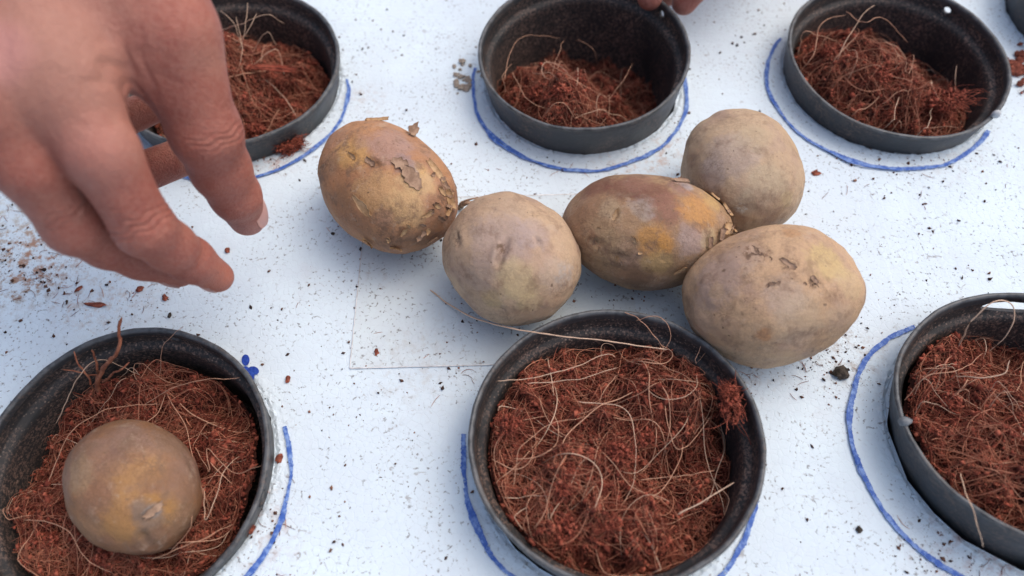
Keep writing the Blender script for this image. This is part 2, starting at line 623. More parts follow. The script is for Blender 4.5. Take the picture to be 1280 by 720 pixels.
def make_pot(k, label, holes=(), seed=0):
    c, nv = pot_frame(k)
    q = nv.to_track_quat('Z', 'Y')
    # origin at the pot's base
    sc_ = POT_SCALE.get(k, (1, 1, 1))
    root = empty('plant_pot', Vector(c) - nv * POT_H * sc_[2], q)
    root.scale = sc_
    # undo the twist so that local x stays near world x
    ex = q @ Vector((1, 0, 0))
    tw = math.atan2(ex.y, ex.x)
    q2 = q @ Matrix.Rotation(-tw, 3, 'Z').to_quaternion()
    root.rotation_quaternion = q2
    tag(root, label, 'plant pot', 'black plastic pots set in the foam board')
    H = POT_H
    R = RIM_R
    outer = [(.0425, 0), (.0440, .004), (.0478, .034), (.0486, .040), (.0497, .046), (R - .0008, H - .004), (R - .0001, H - .0012), (R - .0003, H - .0003), (R - .0009, H),
             (R - .0017, H - .0002), (R - .0021, H - .0012)]
    inner_up = [(R - .0023, H - .004), (R - .0028, H - .0088), (R - .0033, H - .0098), (R - .0048, H - .0104), (R - .0056, H - .0112), (R - .0060, H - .014)]
    inner_lo = [(.0448, .030), (.0425, .008), (.0415, .003), (.0, .003)]
    prof = outer + inner_up + inner_lo + [(0, 0), (.0425, 0)]
    V, F = revolve(prof, 128, .0009, seed)
    me = mesh_np('wall', V, [F])
    bm = bmesh.new(); bm.from_mesh(me)
    bmesh.ops.remove_doubles(bm, verts=bm.verts, dist=1e-6)
    bmesh.ops.recalc_face_normals(bm, faces=bm.faces)
    bm.to_mesh(me); bm.free()
    w = link('wall', me, M_PLASTIC, root)
    me.materials.append(M_INNER)
    if holes:
        punch(w, [cutter_mesh(*h) for h in holes])
        me = w.data
    for p in me.polygons:
        p.use_smooth = True
        r = math.hypot(p.center.x, p.center.y)
        if p.normal.x * p.center.x + p.normal.y * p.center.y < -.2 * r and p.center.z < H - .0035:
            p.material_index = 1
        if p.center.z < H - .01 and p.normal.z > .5: p.material_index = 1
    # rolled bead of the rim: a part of its own
    a = np.linspace(0, 2 * np.pi, 129)[:-1]
    return root


def pot_local(k, P):
    """world point -> pot local"""
    root = ROOTS[k]
    return np.array(root_inv[k] @ Vector(P))


POT_LABEL = dict(
    TM='black plastic pot at the back middle, gripped at its rim by a fingertip',
    TR='black plastic pot at the back right with a pale tab on its rim',
    TL='black plastic pot at the back left, half hidden by the reaching hand',
    BL='black plastic pot at the front left that holds a planted potato',
    BM='black plastic pot at the front centre, filled brim-full with coir',
    BR='black plastic pot at the front right with a long white slot under its rim',
    XR='black plastic pot cut off by the top right corner')


def hole_ang(k, px, py, z=.018):
    z = {'BL': .008, 'TR': .012, 'TL': .014}.get(k, z)
    P = on(px, py, z); c = POTS[k][0]
    return math.atan2(P[1] - c[1], P[0] - c[0])


HZ = POT_H - .0055
POT_HOLES = dict(TM=[(hole_ang('TM', 831, 20), HZ, .0017, .0020)], TR=[(hole_ang('TR', 1178, 19), HZ, .0019, .0019)],
                 BL=[(hole_ang('BL', 222, 420), HZ, .0019, .0013)], BR=[(hole_ang('BR', 1274, 394), HZ - .0010, .0115, .0028)])
ROOTS, root_inv = {}, {}
for i, k in enumerate(POTS):
    ROOTS[k] = make_pot(k, POT_LABEL[k], POT_HOLES.get(k, ()), i * 3.1)
bpy.context.view_layer.update()
for k in POTS: root_inv[k] = ROOTS[k].matrix_world.inverted()


def blob_mesh(name, sx, sy, sz, seed, sub=2, amp=.3, freq=1.6):
    bm = bmesh.new()
    bmesh.ops.create_icosphere(bm, subdivisions=sub, radius=1)
    for v in bm.verts:
        d = 1 + amp * noise.fractal(v.co * freq + Vector((seed, seed * 2, 0)), 1, 2, 3)
        v.co = Vector((v.co.x * sx * d, v.co.y * sy * d, v.co.z * sz * d))
    me = bpy.data.meshes.new(name); bm.to_mesh(me); bm.free()
    return me


def pot_bit(k, name, px, py, z, size, mat, seed, label=None):
    w = on(px, py, z)
    o = link(name, blob_mesh(name, *size, seed), mat, ROOTS[k])
    o.location = root_inv[k] @ Vector(w)
    if label: o['label'] = label
    return o


pot_bit('TR', 'rim_tab', 1245, 143, .0150, (.0021, .0016, .0025), M_PALE_TAB, 3, 'pale grey melted tab on the rim')
pot_bit('BR', 'rim_tab', 1131, 527, .0225, (.0024, .0018, .0017), M_TAB, 5, 'dark grey melted tab on the rim')
pot_bit('BL', 'side_tab', 327, 622, .006, (.0017, .0032, .0018), M_PLASTIC, 8, 'black tab sticking out of the pot side')


# ------------------------------------------------------------------ coir
BED_R = .0462


def sm(x): return x * x * (3 - 2 * x)


def bed_height(k):
    """height (world z over the pot's axis) of the coir at local x, y"""
    sd = sum(map(ord, k)) % 17
    def n3(x, y, s, o): return np.array([noise.fractal(Vector((a * s + sd + o, b * s - sd, sd * .7)), 1, 2, 4) for a, b in zip(x, y)])
    def g(x, y, cx, cy, w): return np.exp(-((x - cx) ** 2 + (y - cy) ** 2) / (w * w))
    def f(x, y):
        if k == 'TM': b = -.024 + .035 * g(x, y, -.014, -.026, .036) + .016 * g(x, y, -.018, .006, .018)
        elif k == 'TR': b = -.022 + .034 * g(x, y, -.024, .006, .038) + .022 * g(x, y, .010, -.026, .030)
        elif k == 'TL': b = -.014 + .026 * g(x, y, -.008, .012, .028) + .016 * g(x, y, .002, -.028, .03)
        elif k == 'BL': b = -.012 + .013 * g(x, y, .0, .034, .02) + .009 * g(x, y, .034, .0, .02) - .005 * g(x, y, -.054, .014, .020) + .007 * g(x, y, -.030, -.012, .02) + .006 * g(x, y, 0, -.035, .02)
        elif k == 'BM': b = .007 + .006 * g(x, y, -.008, .0, .03) + .007 * g(x, y, .022, .018, .016) + .007 * g(x, y, -.02, -.02, .018) + .006 * g(x, y, .012, -.034, .012) - .012 * g(x, y, .016, -.006, .014) - .007 * g(x, y, -.004, .022, .010) - .014 * g(x, y, .046, -.02, .020) - .012 * g(x, y, .047, .006, .012) - .008 * g(x, y, -.01, .048, .014)
        elif k == 'BR': b = .004 + .010 * g(x, y, -.02, -.012, .04) - .018 * g(x, y, .02, .044, .028)
        else: b = 0 * x
        return b + .0085 * n3(x, y, 80, 0) + .0050 * np.abs(n3(x, y, 150, 3)) - .0012 - .0060 * np.exp(-(n3(x, y, 105, 11) / .055) ** 2) + .0016 * n3(x, y, 420, 5)
    return f


HASH = {}


def lump_mesh(name, sx, sy, sz, seed, n=320):
    """a loose ball of coir dust and short fibres"""
    rng = np.random.default_rng(seed)
    c = rng.standard_normal((n, 3)); c /= np.linalg.norm(c, axis=1)[:, None]
    lobes = 1 + .35 * np.sin(c @ rng.standard_normal((3, 3)) * 2.4).mean(1)
    c = c * (lobes * (.55 + .45 * rng.random(n) ** .4))[:, None] * np.array([sx, sy, sz])
    o8 = np.array([(1, 0, 0), (-1, 0, 0), (0, 1, 0), (0, -1, 0), (0, 0, 1), (0, 0, -1)], float)
    s_ = min(sx, sy, sz) * (.07 + .26 * rng.random(n) ** 2)
    P = o8[None] * s_[:, None, None] * (.6 + .9 * rng.random((n, 6, 1)))
    Q = np.linalg.qr(rng.standard_normal((n, 3, 3)))[0]
    P = np.einsum('nij,nvj->nvi', Q, P) + c[:, None]
    f8 = np.array([(0, 2, 4), (2, 1, 4), (1, 3, 4), (3, 0, 4), (2, 0, 5), (1, 2, 5), (3, 1, 5), (0, 3, 5)])
    F = (np.arange(n)[:, None, None] * 6 + f8[None]).reshape(-1, 3)
    m = n // 3
    b0 = c[:m] * .9; d = rng.standard_normal((m, 3)) * np.array([sx, sy, sz]) * .8
    u = np.linspace(0, 1, 5)[None, :, None]
    path = b0[:, None] + d[:, None] * u + rng.standard_normal((m, 1, 3)) * sx * .5 * u * (1 - u) * 2
    V, q = tube_batch(path, np.full((m, 5), .00012))
    return mesh_np(name, np.vstack([P.reshape(-1, 3), V]), [F, q + n * 6])


def make_coir(k, label, n_crumb=5200, n_fib=2600, n_str=26, avoid=None):
    c, nv = pot_frame(k)
    hx, hy = HOLES[k]
    root = empty('coir_filling', (hx, hy, -.03))
    tag(root, label, 'coir', 'coir in the pots')
    f = bed_height(k)
    rng = np.random.default_rng(sum(map(ord, k)))
    # bed: polar grid
    nr, na = 46, 150
    rr = np.linspace(0.0005, BED_R, nr); aa = np.arange(na) / na * 2 * np.pi
    X = (rr[:, None] * np.cos(aa)).ravel(); Y = (rr[:, None] * np.sin(aa)).ravel()
    Z = f(X, Y)
    V = np.stack([X, Y, Z + .0288], 1)
    j, i = np.meshgrid(np.arange(nr - 1), np.arange(na), indexing='ij')
    a = j * na + i; b = j * na + (i + 1) % na
    F = np.stack([a.ravel(), (a + na).ravel(), (b + na).ravel(), b.ravel()], 1)
    link('coir_bed', mesh_np('coir_bed', V, [F]), M_BED, root)
    # shared lookup grid for heights
    G = 110
    gx = np.linspace(-.05, .05, G)
    gX, gY = np.meshgrid(gx, gx, indexing='ij')
    H = f(gX.ravel(), gY.ravel()).reshape(G, G)
    def look(x, y):
        u = np.clip((x + .05) / .1 * (G - 1), 0, G - 1.001); v = np.clip((y + .05) / .1 * (G - 1), 0, G - 1.001)
        i, j = u.astype(int), v.astype(int); fu, fv = u - i, v - j
        return H[i, j] * (1 - fu) * (1 - fv) + H[i + 1, j] * fu * (1 - fv) + H[i, j + 1] * (1 - fu) * fv + H[i + 1, j + 1] * fu * fv
    HASH[k] = (look, hx, hy)
    # crumbs: jittered octahedra
    n = n_crumb
    r = BED_R * np.sqrt(rng.random(n)); t = rng.random(n) * 2 * np.pi
    x, y = r * np.cos(t), r * np.sin(t)
    s = .00024 + .00085 * rng.random(n) ** 3
    z = look(x, y) + s * rng.random(n) * .9 + .0016 * rng.random(n) - .0012
    o8 = np.array([(1, 0, 0), (-1, 0, 0), (0, 1, 0), (0, -1, 0), (0, 0, 1), (0, 0, -1)], float)
    P = o8[None] * (s[:, None, None] * (.5 + 1.0 * rng.random((n, 6, 1)))) * np.clip(np.exp(.5 * rng.standard_normal((n, 1, 3))), .45, 1.9)
    ax = rng.standard_normal((n, 3, 3)); Q = np.linalg.qr(ax)[0]
    P = np.einsum('nij,nvj->nvi', Q, P) + np.stack([x, y, z + .03], 1)[:, None, :]
    f8 = np.array([(0, 2, 4), (2, 1, 4), (1, 3, 4), (3, 0, 4), (2, 0, 5), (1, 2, 5), (3, 1, 5), (0, 3, 5)])
    F = (np.arange(n)[:, None, None] * 6 + f8[None]).reshape(-1, 3)
    o = link('coir_crumbs', mesh_np('coir_crumbs', P.reshape(-1, 3), [F]), M_CRUMB, root, False)
    tag(o, kind='stuff')
    # short fibres
    n, K = n_fib, 6
    def paths(n, K, L, lift, curl, rmax):
        r = rmax * np.sqrt(rng.random(n)); t = rng.random(n) * 2 * np.pi
        x0, y0 = r * np.cos(t), r * np.sin(t)
        th = rng.random(n) * 2 * np.pi
        cv = rng.standard_normal(n) * curl
        ds = L / (K - 1)
        px, py = [x0], [y0]
        for q in range(K - 1):
            th = th + cv * ds + rng.standard_normal(n) * .16
            px.append(px[-1] + np.cos(th) * ds); py.append(py[-1] + np.sin(th) * ds)
        px = np.array(px).T; py = np.array(py).T
        rad = np.hypot(px, py); k2 = np.where(rad > .0450, .0450 / rad, 1); px *= k2; py *= k2
        z = look(px.ravel(), py.ravel()).reshape(n, K)
        # stiff: blend towards the straight line between the ends
        u = np.linspace(0, 1, K)
        zl = z[:, :1] * (1 - u) + z[:, -1:] * u
        zz = np.maximum(z * .5 + zl * .5, z - .0004)
        zz = zz + lift[:, None] * np.sin(np.pi * np.clip(u * (.7 + .6 * rng.random(n)[:, None]), 0, 1)) + .0003
        tilt = (rng.random(n) < .2) * rng.random(n) * .006
        zz += tilt[:, None] * u ** 2
        o_ = np.stack([px, py, zz + .03], 2)
        for _ in range(2): o_[:, 1:-1] = .25 * o_[:, :-2] + .5 * o_[:, 1:-1] + .25 * o_[:, 2:]
        return o_
    L = .003 + .013 * rng.random(n) ** 1.8
    pa = paths(n, K, L, (.0034 if k in ('BM', 'BL', 'BR') else .0026) * rng.random(n) ** 2, 90, .0455)
    rad = (.00006 + .00017 * rng.random(n) ** 3)[:, None] * np.array([.6, 1, 1, 1, .9, .4])
    V, q = tube_batch(pa, rad)
    o = link('short_fibres', mesh_np('short_fibres', V, [q]), M_FIBRE, root)
    tag(o, kind='stuff')
    # a tangle of longer fibres
    n, K = (620 if n_fib > 6000 else 420), 12
    L = .010 + .022 * rng.random(n) ** 1.4
    pa = paths(n, K, L, .0045 * rng.random(n) ** 1.6, 75, .0440)
    rad = (.00008 + .00012 * rng.random(n) ** 2)[:, None] * np.r_[.5, np.ones(K - 3), .8, .4]
    V, q = tube_batch(pa, rad)
    o = link('long_fibres', mesh_np('long_fibres', V, [q]), M_TANGLE, root)
    tag(o, kind='stuff')
    # long strands: one object each
    n, K = n_str, 16
    L = .016 + .030 * rng.random(n)
    pa = paths(n, K, L, .001 + .005 * rng.random(n), 34, .040)
    for s_ in range(n):
        rad = np.full(K, .00010 + .00012 * rng.random() ** 1.5); rad[0] *= .5; rad[-1] *= .3
        V, q = tube_batch(pa[s_][None], rad[None], 4)
        link('fibre_strand', mesh_np('fibre_strand', V, [q]), M_STRAND if rng.random() < .7 else M_STRAW, root)
    for q in range(9 if k in ('BM', 'BL', 'BR') else 6):
        r_, t_ = .036 * math.sqrt(rng.random()), rng.random() * 6.283
        x_, y_ = r_ * math.cos(t_), r_ * math.sin(t_)
        s_ = .0022 + .0026 * rng.random() ** 1.5
        z_ = float(look(np.array([x_]), np.array([y_]))[0])
        if z_ < -.012 and k not in ('BL',): continue
        o = link('coir_clump', lump_mesh('coir_clump', s_, s_ * (.7 + .5 * rng.random()), s_ * .75, int(rng.integers(1e6)), 260), M_CRUMB, root, False)
        o.location = (x_, y_, z_ + .03 + s_ * .25)
    COIR[k] = root
    return root


COIR = {}
COIR_LABEL = dict(
    TM='sparse reddish coir heaped at the near side of the back middle pot',
    TR='reddish coir with pale looping fibres in the back right pot with the pale rim tab',
    TL='dark coir with a tuft of pale fibres in the pot beside the reaching hand',
    BL='reddish coir packed around the planted potato in the front left pot',
    BM='thick bed of tangled coir filling the front centre pot to its rim',
    BR='coir with pale curling fibres in the front right pot cut by the frame edge',
    XR='coir in the pot cut off by the top right corner')
for k in ('TM', 'TR', 'TL', 'BL', 'BM', 'BR'):
    big = k in ('BM', 'BL', 'BR')
    make_coir(k, COIR_LABEL[k], 12000 if big else 8500, 5000 if big else 3600, 44 if k == 'BM' else 32 if big else 22)


def strand(k, pts, r=.00018, mat=None, name='fibre_strand', lab=None, n=28, wob=.0005):
    if name == 'fibre_strand': r *= .8
    """pts: (px, py, height over the coir bed or absolute z when in the air)"""
    if k == 'BL': pts = [(a, b, z - .010) for a, b, z in pts]
    P = [on(*p) for p in pts]
    if k in ('TR', 'TL'): P = [p - np.array([0, 0, .005]) for p in P]
    root = COIR.get(k)
    off = np.array(root.location) if root else np.zeros(3)
    if root is not None and name == 'fibre_strand':       # keep inside the pot unless above its rim
        P = list(spline(P, n))
        cx, cy = HOLES[k]; sc_ = POT_SCALE.get(k, (1, 1, 1))[0]
        for p in P:
            rr_ = math.hypot(p[0] - cx, p[1] - cy)
            if rr_ > .0452 * sc_ and p[2] < POTS[k][0][2] + (.002 if k in ('TR', 'TL', 'TM') else -.004) and k != 'BR':
                f_ = .0452 * sc_ / rr_
                p[0] = cx + (p[0] - cx) * f_; p[1] = cy + (p[1] - cy) * f_
    me = strand_mesh(name, [p - off for p in P], r, r * .6, n, 5, wob)
    o = link(name, me, mat or M_STRAND, root)
    if lab: o['label'] = lab
    return o


# front centre pot: the strands one can pick out
strand('BM', [(622, 477, .020), (690, 468, .021), (756, 444, .021), (770, 446, .019)], .00022, M_STRAW)
strand('BM', [(660, 480, .020), (720, 474, .021), (770, 460, .020)], .00020, M_STRAW)
strand('BM', [(722, 502, .017), (770, 507, .019), (787, 520, .018), (794, 560, .017), (793, 600, .013), (780, 630, .010)], .00022, M_STRAW)
strand('BM', [(800, 600, .012), (850, 594, .014), (895, 589, .012)], .00018)
strand('BM', [(848, 642, .011), (880, 626, .014), (918, 604, .016)], .00042, M_STRAW, 'fibre_strand', 'thick pale twig of husk')
strand('BM', [(780, 390, .021), (800, 402, .025), (818, 420, .025), (832, 436, .020)], .0002)
strand('BM', [(795, 400, .02), (826, 396, .027), (838, 425, .022), (812, 455, .015)], .00016)
strand('BM', [(870, 455, .016), (880, 425, .022), (893, 420, .024), (885, 440, .018)], .00014)
strand('BM', [(640, 610, .013), (652, 560, .02), (690, 530, .019), (735, 520, .014)], .00016)
strand('BM', [(625, 600, .013), (618, 560, .02), (640, 530, .021), (685, 520, .015)], .00014)
strand('BM', [(770, 470, .015), (755, 490, .02), (742, 512, .016), (715, 520, .012)], .00018)
strand('BM', [(690, 590, .012), (660, 630, .016), (668, 680, .014), (700, 700, .010)], .00016)
strand('BM', [(830, 500, .015), (845, 560, .021), (870, 545, .017), (890, 520, .015)], .00016)
strand('BM', [(720, 640, .013), (740, 600, .017), (760, 650, .016), (790, 700, .012)], .00016)
# back left tuft
for pts in ([(268, 30, .012), (300, 18, .026), (330, 8, .03), (352, 20, .022)], [(290, 70, .008), (302, 30, .024), (306, -8, .03)],
            [(300, 60, .010), (290, 22, .026), (272, 4, .028)], [(310, 60, .008), (330, 30, .022), (343, 48, .014)],
            [(275, 48, .012), (300, 36, .024), (318, 6, .03)], [(284, 100, .006), (298, 60, .02), (292, 10, .026)], [(305, 80, .008), (340, 52, .016), (352, 84, .006)]):
    strand('TL', pts, .00024, M_STRAW)
# front left pot
strand('BL', [(245, 560, .008), (262, 590, .016), (258, 560, .02), (290, 590, .02), (326, 583, .028)], .00018)
strand('BL', [(60, 600, .012), (90, 540, .02), (140, 510, .022), (200, 505, .014)], .0002)
strand('BL', [(70, 530, .014), (100, 470, .034), (130, 450, .03), (175, 470, .014)], .0002, M_STRAW)
strand('BL', [(180, 505, .01), (230, 480, .022), (300, 472, .03)], .0002)
strand('BL', [(200, 470, .012), (205, 430, .028), (228, 408, .036)], .00015)
strand('BL', [(255, 610, .012), (258, 650, .02), (280, 590, .02), (300, 570, .014)], .00018, M_STRAW)
strand('BL', [(190, 700, .012), (240, 680, .018), (290, 655, .012)], .0002)
strand('BL', [(30, 650, .008), (80, 660, .016), (110, 700, .012), (140, 716, .008)], .0002)
strand('BL', [(235, 580, .018), (250, 610, .014), (262, 640, .006)], .00018)
strand('BL', [(215, 690, .010), (240, 655, .018), (238, 630, .022)], .00018)
# front right pot
strand('BR', [(1198, 434, .012), (1212, 405, .030), (1240, 378, .038), (1264, 380, .036), (1264, 412, .028), (1236, 440, .016)], .00036, M_STRAW, lab='pale loop of fibre rising above the rim')
strand('BR', [(1195, 470, .012), (1225, 472, .02), (1254, 466, .024), (1263, 450, .026)], .00036, M_STRAW)
strand('BR', [(1170, 490, .014), (1180, 455, .026), (1190, 445, .024)], .00016)
strand('BR', [(1200, 590, .016), (1208, 618, .027), (1218, 645, .0315), (1226, 668, .026), (1229, 684, .018)], .00026, M_STRAW)
strand('BR', [(1220, 575, .014), (1250, 580, .018), (1282, 575, .016)], .00018)
strand('BR', [(1130, 500, .012), (1160, 470, .022), (1200, 462, .022), (1230, 440, .012)], .0002)
for q in range(12):
    x0, y0 = random.uniform(1135, 1260), random.uniform(460, 520)
    strand('BR', [(x0, y0, .012), (x0 + random.uniform(10, 30), y0 - random.uniform(5, 22), .022), (x0 + random.uniform(30, 60), y0 + random.uniform(-15, 20), .012)], .00016, M_STRAW if q % 2 else M_STRAND)
# back right pot
for pts in ([(997, 80, .014), (1020, 60, .024), (1030, 20, .028), (1062, 8, .028)], [(1040, 90, .012), (1058, 50, .024), (1082, 10, .03), (1098, -4, .03)],
            [(1062, 4, .02), (1085, 18, .03), (1110, 12, .03), (1140, 44, .014)], [(1038, 86, .012), (1050, 62, .022), (1078, 32, .026)],
            [(1095, 165, .008), (1120, 155, .02), (1127, 120, .018), (1140, 90, .01)], [(1200, 120, .0), (1200, 90, .012), (1203, 72, .016)],
            [(1160, 150, .006), (1200, 150, .010), (1226, 156, .018)], [(1115, 156, .01), (1130, 166, .02), (1135, 172, .016)],
            [(1150, 170, .01), (1165, 150, .018), (1172, 120, .012)], [(995, 60, .014), (1010, 30, .026), (1030, 35, .024), (1060, 45, .012)]):
    strand('TR', pts, .00026, M_STRAW if random.random() < .5 else M_STRAND)
# back middle pot
for pts in ([(630, 100, .012), (640, 60, .016), (660, 44, .012), (700, 48, .006)], [(640, 90, .012), (660, 125, .016), (690, 138, .012)],
            [(690, 90, .012), (700, 60, .018), (705, 50, .01)], [(720, 50, .0), (738, 58, .006), (746, 75, -.002)],
            [(760, 125, .004), (780, 100, .01), (790, 80, .0)], [(680, 75, .014), (720, 100, .016), (770, 130, .006)], [(622, 120, .014), (628, 95, .022), (640, 80, .016)]):
    strand('TM', pts, .00018)


def coir_bit(k, name, px, py, z, size, mat, seed, lab=None, rot=0, amp=.55):
    root = COIR[k]
    if name == 'coir_lump':
        o = link(name, lump_mesh(name, *size, seed), M_CRUMB, root, False)
    else:
        o = link(name, blob_mesh(name, *size, seed, 3, amp, 2.6), mat, root)
    o.location = Vector(on(px, py, z)) - root.location
    o.rotation_euler.z = rot
    if lab: o['label'] = lab
    return o


coir_bit('BM', 'coir_lump', 637, 530, .0215, (.0036, .0034, .0028), M_RED, 2, 'small reddish lump near the left rim')
coir_bit('BM', 'coir_lump', 914, 508, .0215, (.0034, .0060, .0036), M_RED, 4, 'reddish lump leaning on the right rim')
coir_bit('BM', 'coir_lump', 912, 488, .0225, (.0026, .0024, .0022), M_RED, 14)
coir_bit('TR', 'coir_lump', 1188, 126, .009, (.009, .006, .004), M_RED, 5, 'reddish lump at the right of the heap', .3)
def husk(k, p0, p1, w, n, mat, lab=None, seed=0):
    """a torn strip of husk: stuck-together fibres, frayed at the ends"""
    rng = np.random.default_rng(seed)
    A, B = on(*p0), on(*p1)
    d = B - A; sd = np.cross(d, (0, 0, 1)); sd /= np.linalg.norm(sd)
    u = np.linspace(0, 1, 9)[None, :, None]
    o_ = (rng.random(n) - .5)[:, None, None] * w
    st = rng.uniform(-.12, .06, n)[:, None, None]; en = rng.uniform(.9, 1.15, n)[:, None, None]
    path = A + d * (st + (en - st) * u) + sd * o_ * (1 - .5 * (2 * u - 1) ** 2) + rng.standard_normal((n, 9, 3)) * .00012
    path[..., 2] += (.0005 * np.sin(np.linspace(0, 3, 9)))[None] + rng.random((n, 1)) * .0004
    V, q = tube_batch(path - np.array(COIR[k].location), np.full((n, 9), .00026) * np.r_[.4, np.ones(7), .3], 4)
    o = link('husk_strip', mesh_np('husk_strip', V, [q]), mat, COIR[k])
    if lab: o['label'] = lab


husk('TL', (318, 84, .011), (366, 88, .010), .0042, 30, M_CRUMB, 'flat strip of reddish husk', 1)
# upright shred of husk in the front left pot
for pts, r in (([(118, 490, .014), (130, 462, .03), (146, 440, .045), (150, 395, .052)], .0010), ([(124, 486, .012), (122, 460, .03), (117, 438, .04)], .0006),
               ([(130, 480, .014), (150, 462, .028), (163, 452, .03)], .0005), ([(120, 500, .012), (110, 470, .028), (95, 447, .036), (90, 440, .036)], .0004),
               ([(124, 470, .02), (100, 468, .03), (76, 462, .034)], .0003)):
    strand('BL', pts, r, M_BARK, 'husk_shred', None, 24, .001)

# crumbs of coir thrown on the inside of the back wall of the front right pot etc. are in the dust material

# ------------------------------------------------------------------ potatoes
POT = dict(
    P1=dict(c=(-.0531, .2058), ax=(.0256, .0355), rot=.7153, cz=.0238, zb=0),
    P2=dict(c=(-.0002, .1668), ax=(.0289, .0260), rot=-.8222, cz=.0242, zb=0),
    P3=dict(c=(.0561, .1791), ax=(.0354, .0242), rot=-.1518, cz=.0234, zb=0),
    P4=dict(c=(.1000, .2089), ax=(.0254, .0298), rot=.1528, cz=.0241, zb=0),
    P5=dict(c=(.1004, .1462), ax=(.0348, .0272), rot=.2141, cz=.02505, zb=0),
    P6=dict(c=(-.1385, .0823), ax=(.0272, .0216), rot=-.7761, cz=.02053, zb=-.012))


def to_local(k, P):
    d = POT[k]; x, y = P[0] - d['c'][0], P[1] - d['c'][1]
    ca, sa = math.cos(d['rot']), math.sin(d['rot'])
    return np.array([x * ca + y * sa, -x * sa + y * ca, P[2] - d['zb']])


def px_local(k, px, py):
    """point of the photo -> point on the potato, in its own coordinates"""
    d = POT[k]
    S = np.array([d['ax'][0], d['ax'][1], d['cz']])
    o = to_local(k, (0, 0, CAM_H)) - np.array([0, 0, d['cz']])
    dr = ray(px, py)
    ca, sa = math.cos(d['rot']), math.sin(d['rot'])
    dl = np.array([dr[0] * ca + dr[1] * sa, -dr[0] * sa + dr[1] * ca, dr[2]])
    o, dl = o / S, dl / S
    A, B, C = dl @ dl, o @ dl, o @ o - 1
    disc = B * B - A * C
    t = (-B - math.sqrt(max(disc, 0))) / A
    q = o + dl * t
    q /= np.linalg.norm(q)
    return q * S + np.array([0, 0, d['cz']])


def potato_material(k, base, alt, patches, speck=.5, mauve=(.33, .215, .18), rough=.58):
    t = NT('potato_skin', rough, .22)
    w = t.warp(70, .010)
    w2 = t.warp(260, .004)
    big = t.noise(38, 5, .6, w)
    col = t.mix(t.ramp(big, .35, .65), base, alt)
    col = t.mix(t.ramp(t.noise(55, 5, .6, t.warp(30, .02)), .46, .70, 0, .55), col, mauve)
    for (px, py, r, c, s) in patches:
        L = px_local(k, px, py)
        scale = .33 / FPX
        d = t.dist(tuple(L), w if r > 12 else w2)
        m = t.ramp(t.math('ADD', d, t.math('MULTIPLY', t.math('SUBTRACT', t.noise(300, 5, .7), .5), r * scale * 1.1)), r * scale * 1.15, r * scale * .55, 0, 1)
        if s < 0:                                    # broken-up scurf
            m = t.math('MULTIPLY', m, t.ramp(t.noise(330, 5, .75), .44, .60)); s = -s
        col = t.mix(t.math('MULTIPLY', m, s), col, c)
    mott = t.noise(520, 7, .8)
    col = t.mix(t.ramp(mott, .50, .75, 0, .55 * speck), col, tuple(x * .55 for x in base))
    col = t.mix(t.ramp(mott, .28, .46, .35 * speck, 0), col, tuple(min(1, x * 1.35) for x in base))
    net = t.ramp(t.voro(560, 'DISTANCE_TO_EDGE', co=t.warp(300, .004)), 0, .16, 1, 0)
    col = t.mix(t.math('MULTIPLY', net, t.ramp(t.noise(90, 4, .6), .36, .62, .04, .34)), col, tuple(x * .5 for x in base))
    smud = t.ramp(t.noise(110, 6, .72, t.warp(50, .012)), .50, .66, 0, .55 * (.4 + speck))
    col = t.mix(smud, col, (.21, .125, .08))
    pale = t.ramp(t.noise(140, 6, .75, t.warp(80, .01)), .55, .70, 0, .35)
    col = t.mix(pale, col, (.52, .40, .30))
    dots = t.math('MULTIPLY', t.ramp(t.voro(330, 'F1'), .08, .2, 1, 0), t.ramp(t.noise(120, 2), .52, .62))
    col = t.mix(t.math('MULTIPLY', dots, .55 * speck), col, (.14, .085, .05))
    pits = t.math('MULTIPLY', t.ramp(t.voro(210, 'F1', co=t.warp(200, .004)), .05, .12, 1, 0), t.ramp(t.noise(70, 3), .46, .58))
    col = t.mix(t.math('MULTIPLY', pits, .75), col, (.09, .055, .035))
    dirt = t.math('MULTIPLY', t.ramp(t.noise(85, 5, .7, t.warp(60, .015)), .52, .66), t.ramp(t.noise(760, 5, .8), .48, .60))
    col = t.mix(t.math('MULTIPLY', dirt, .6), col, (.17, .105, .07))
    t.color(col)
    b = t.bump(t.noise(180, 5, .65), .0009, .55)
    b = t.bump(t.noise(620, 5, .75), .0005, .7 * (.5 + speck), b)
    t.b.inputs['Subsurface Weight'].default_value = .06
    t.b.inputs['Subsurface Radius'].default_value = (.004, .002, .001)
    t.b.inputs['Subsurface Scale'].default_value = .5
    return t.m


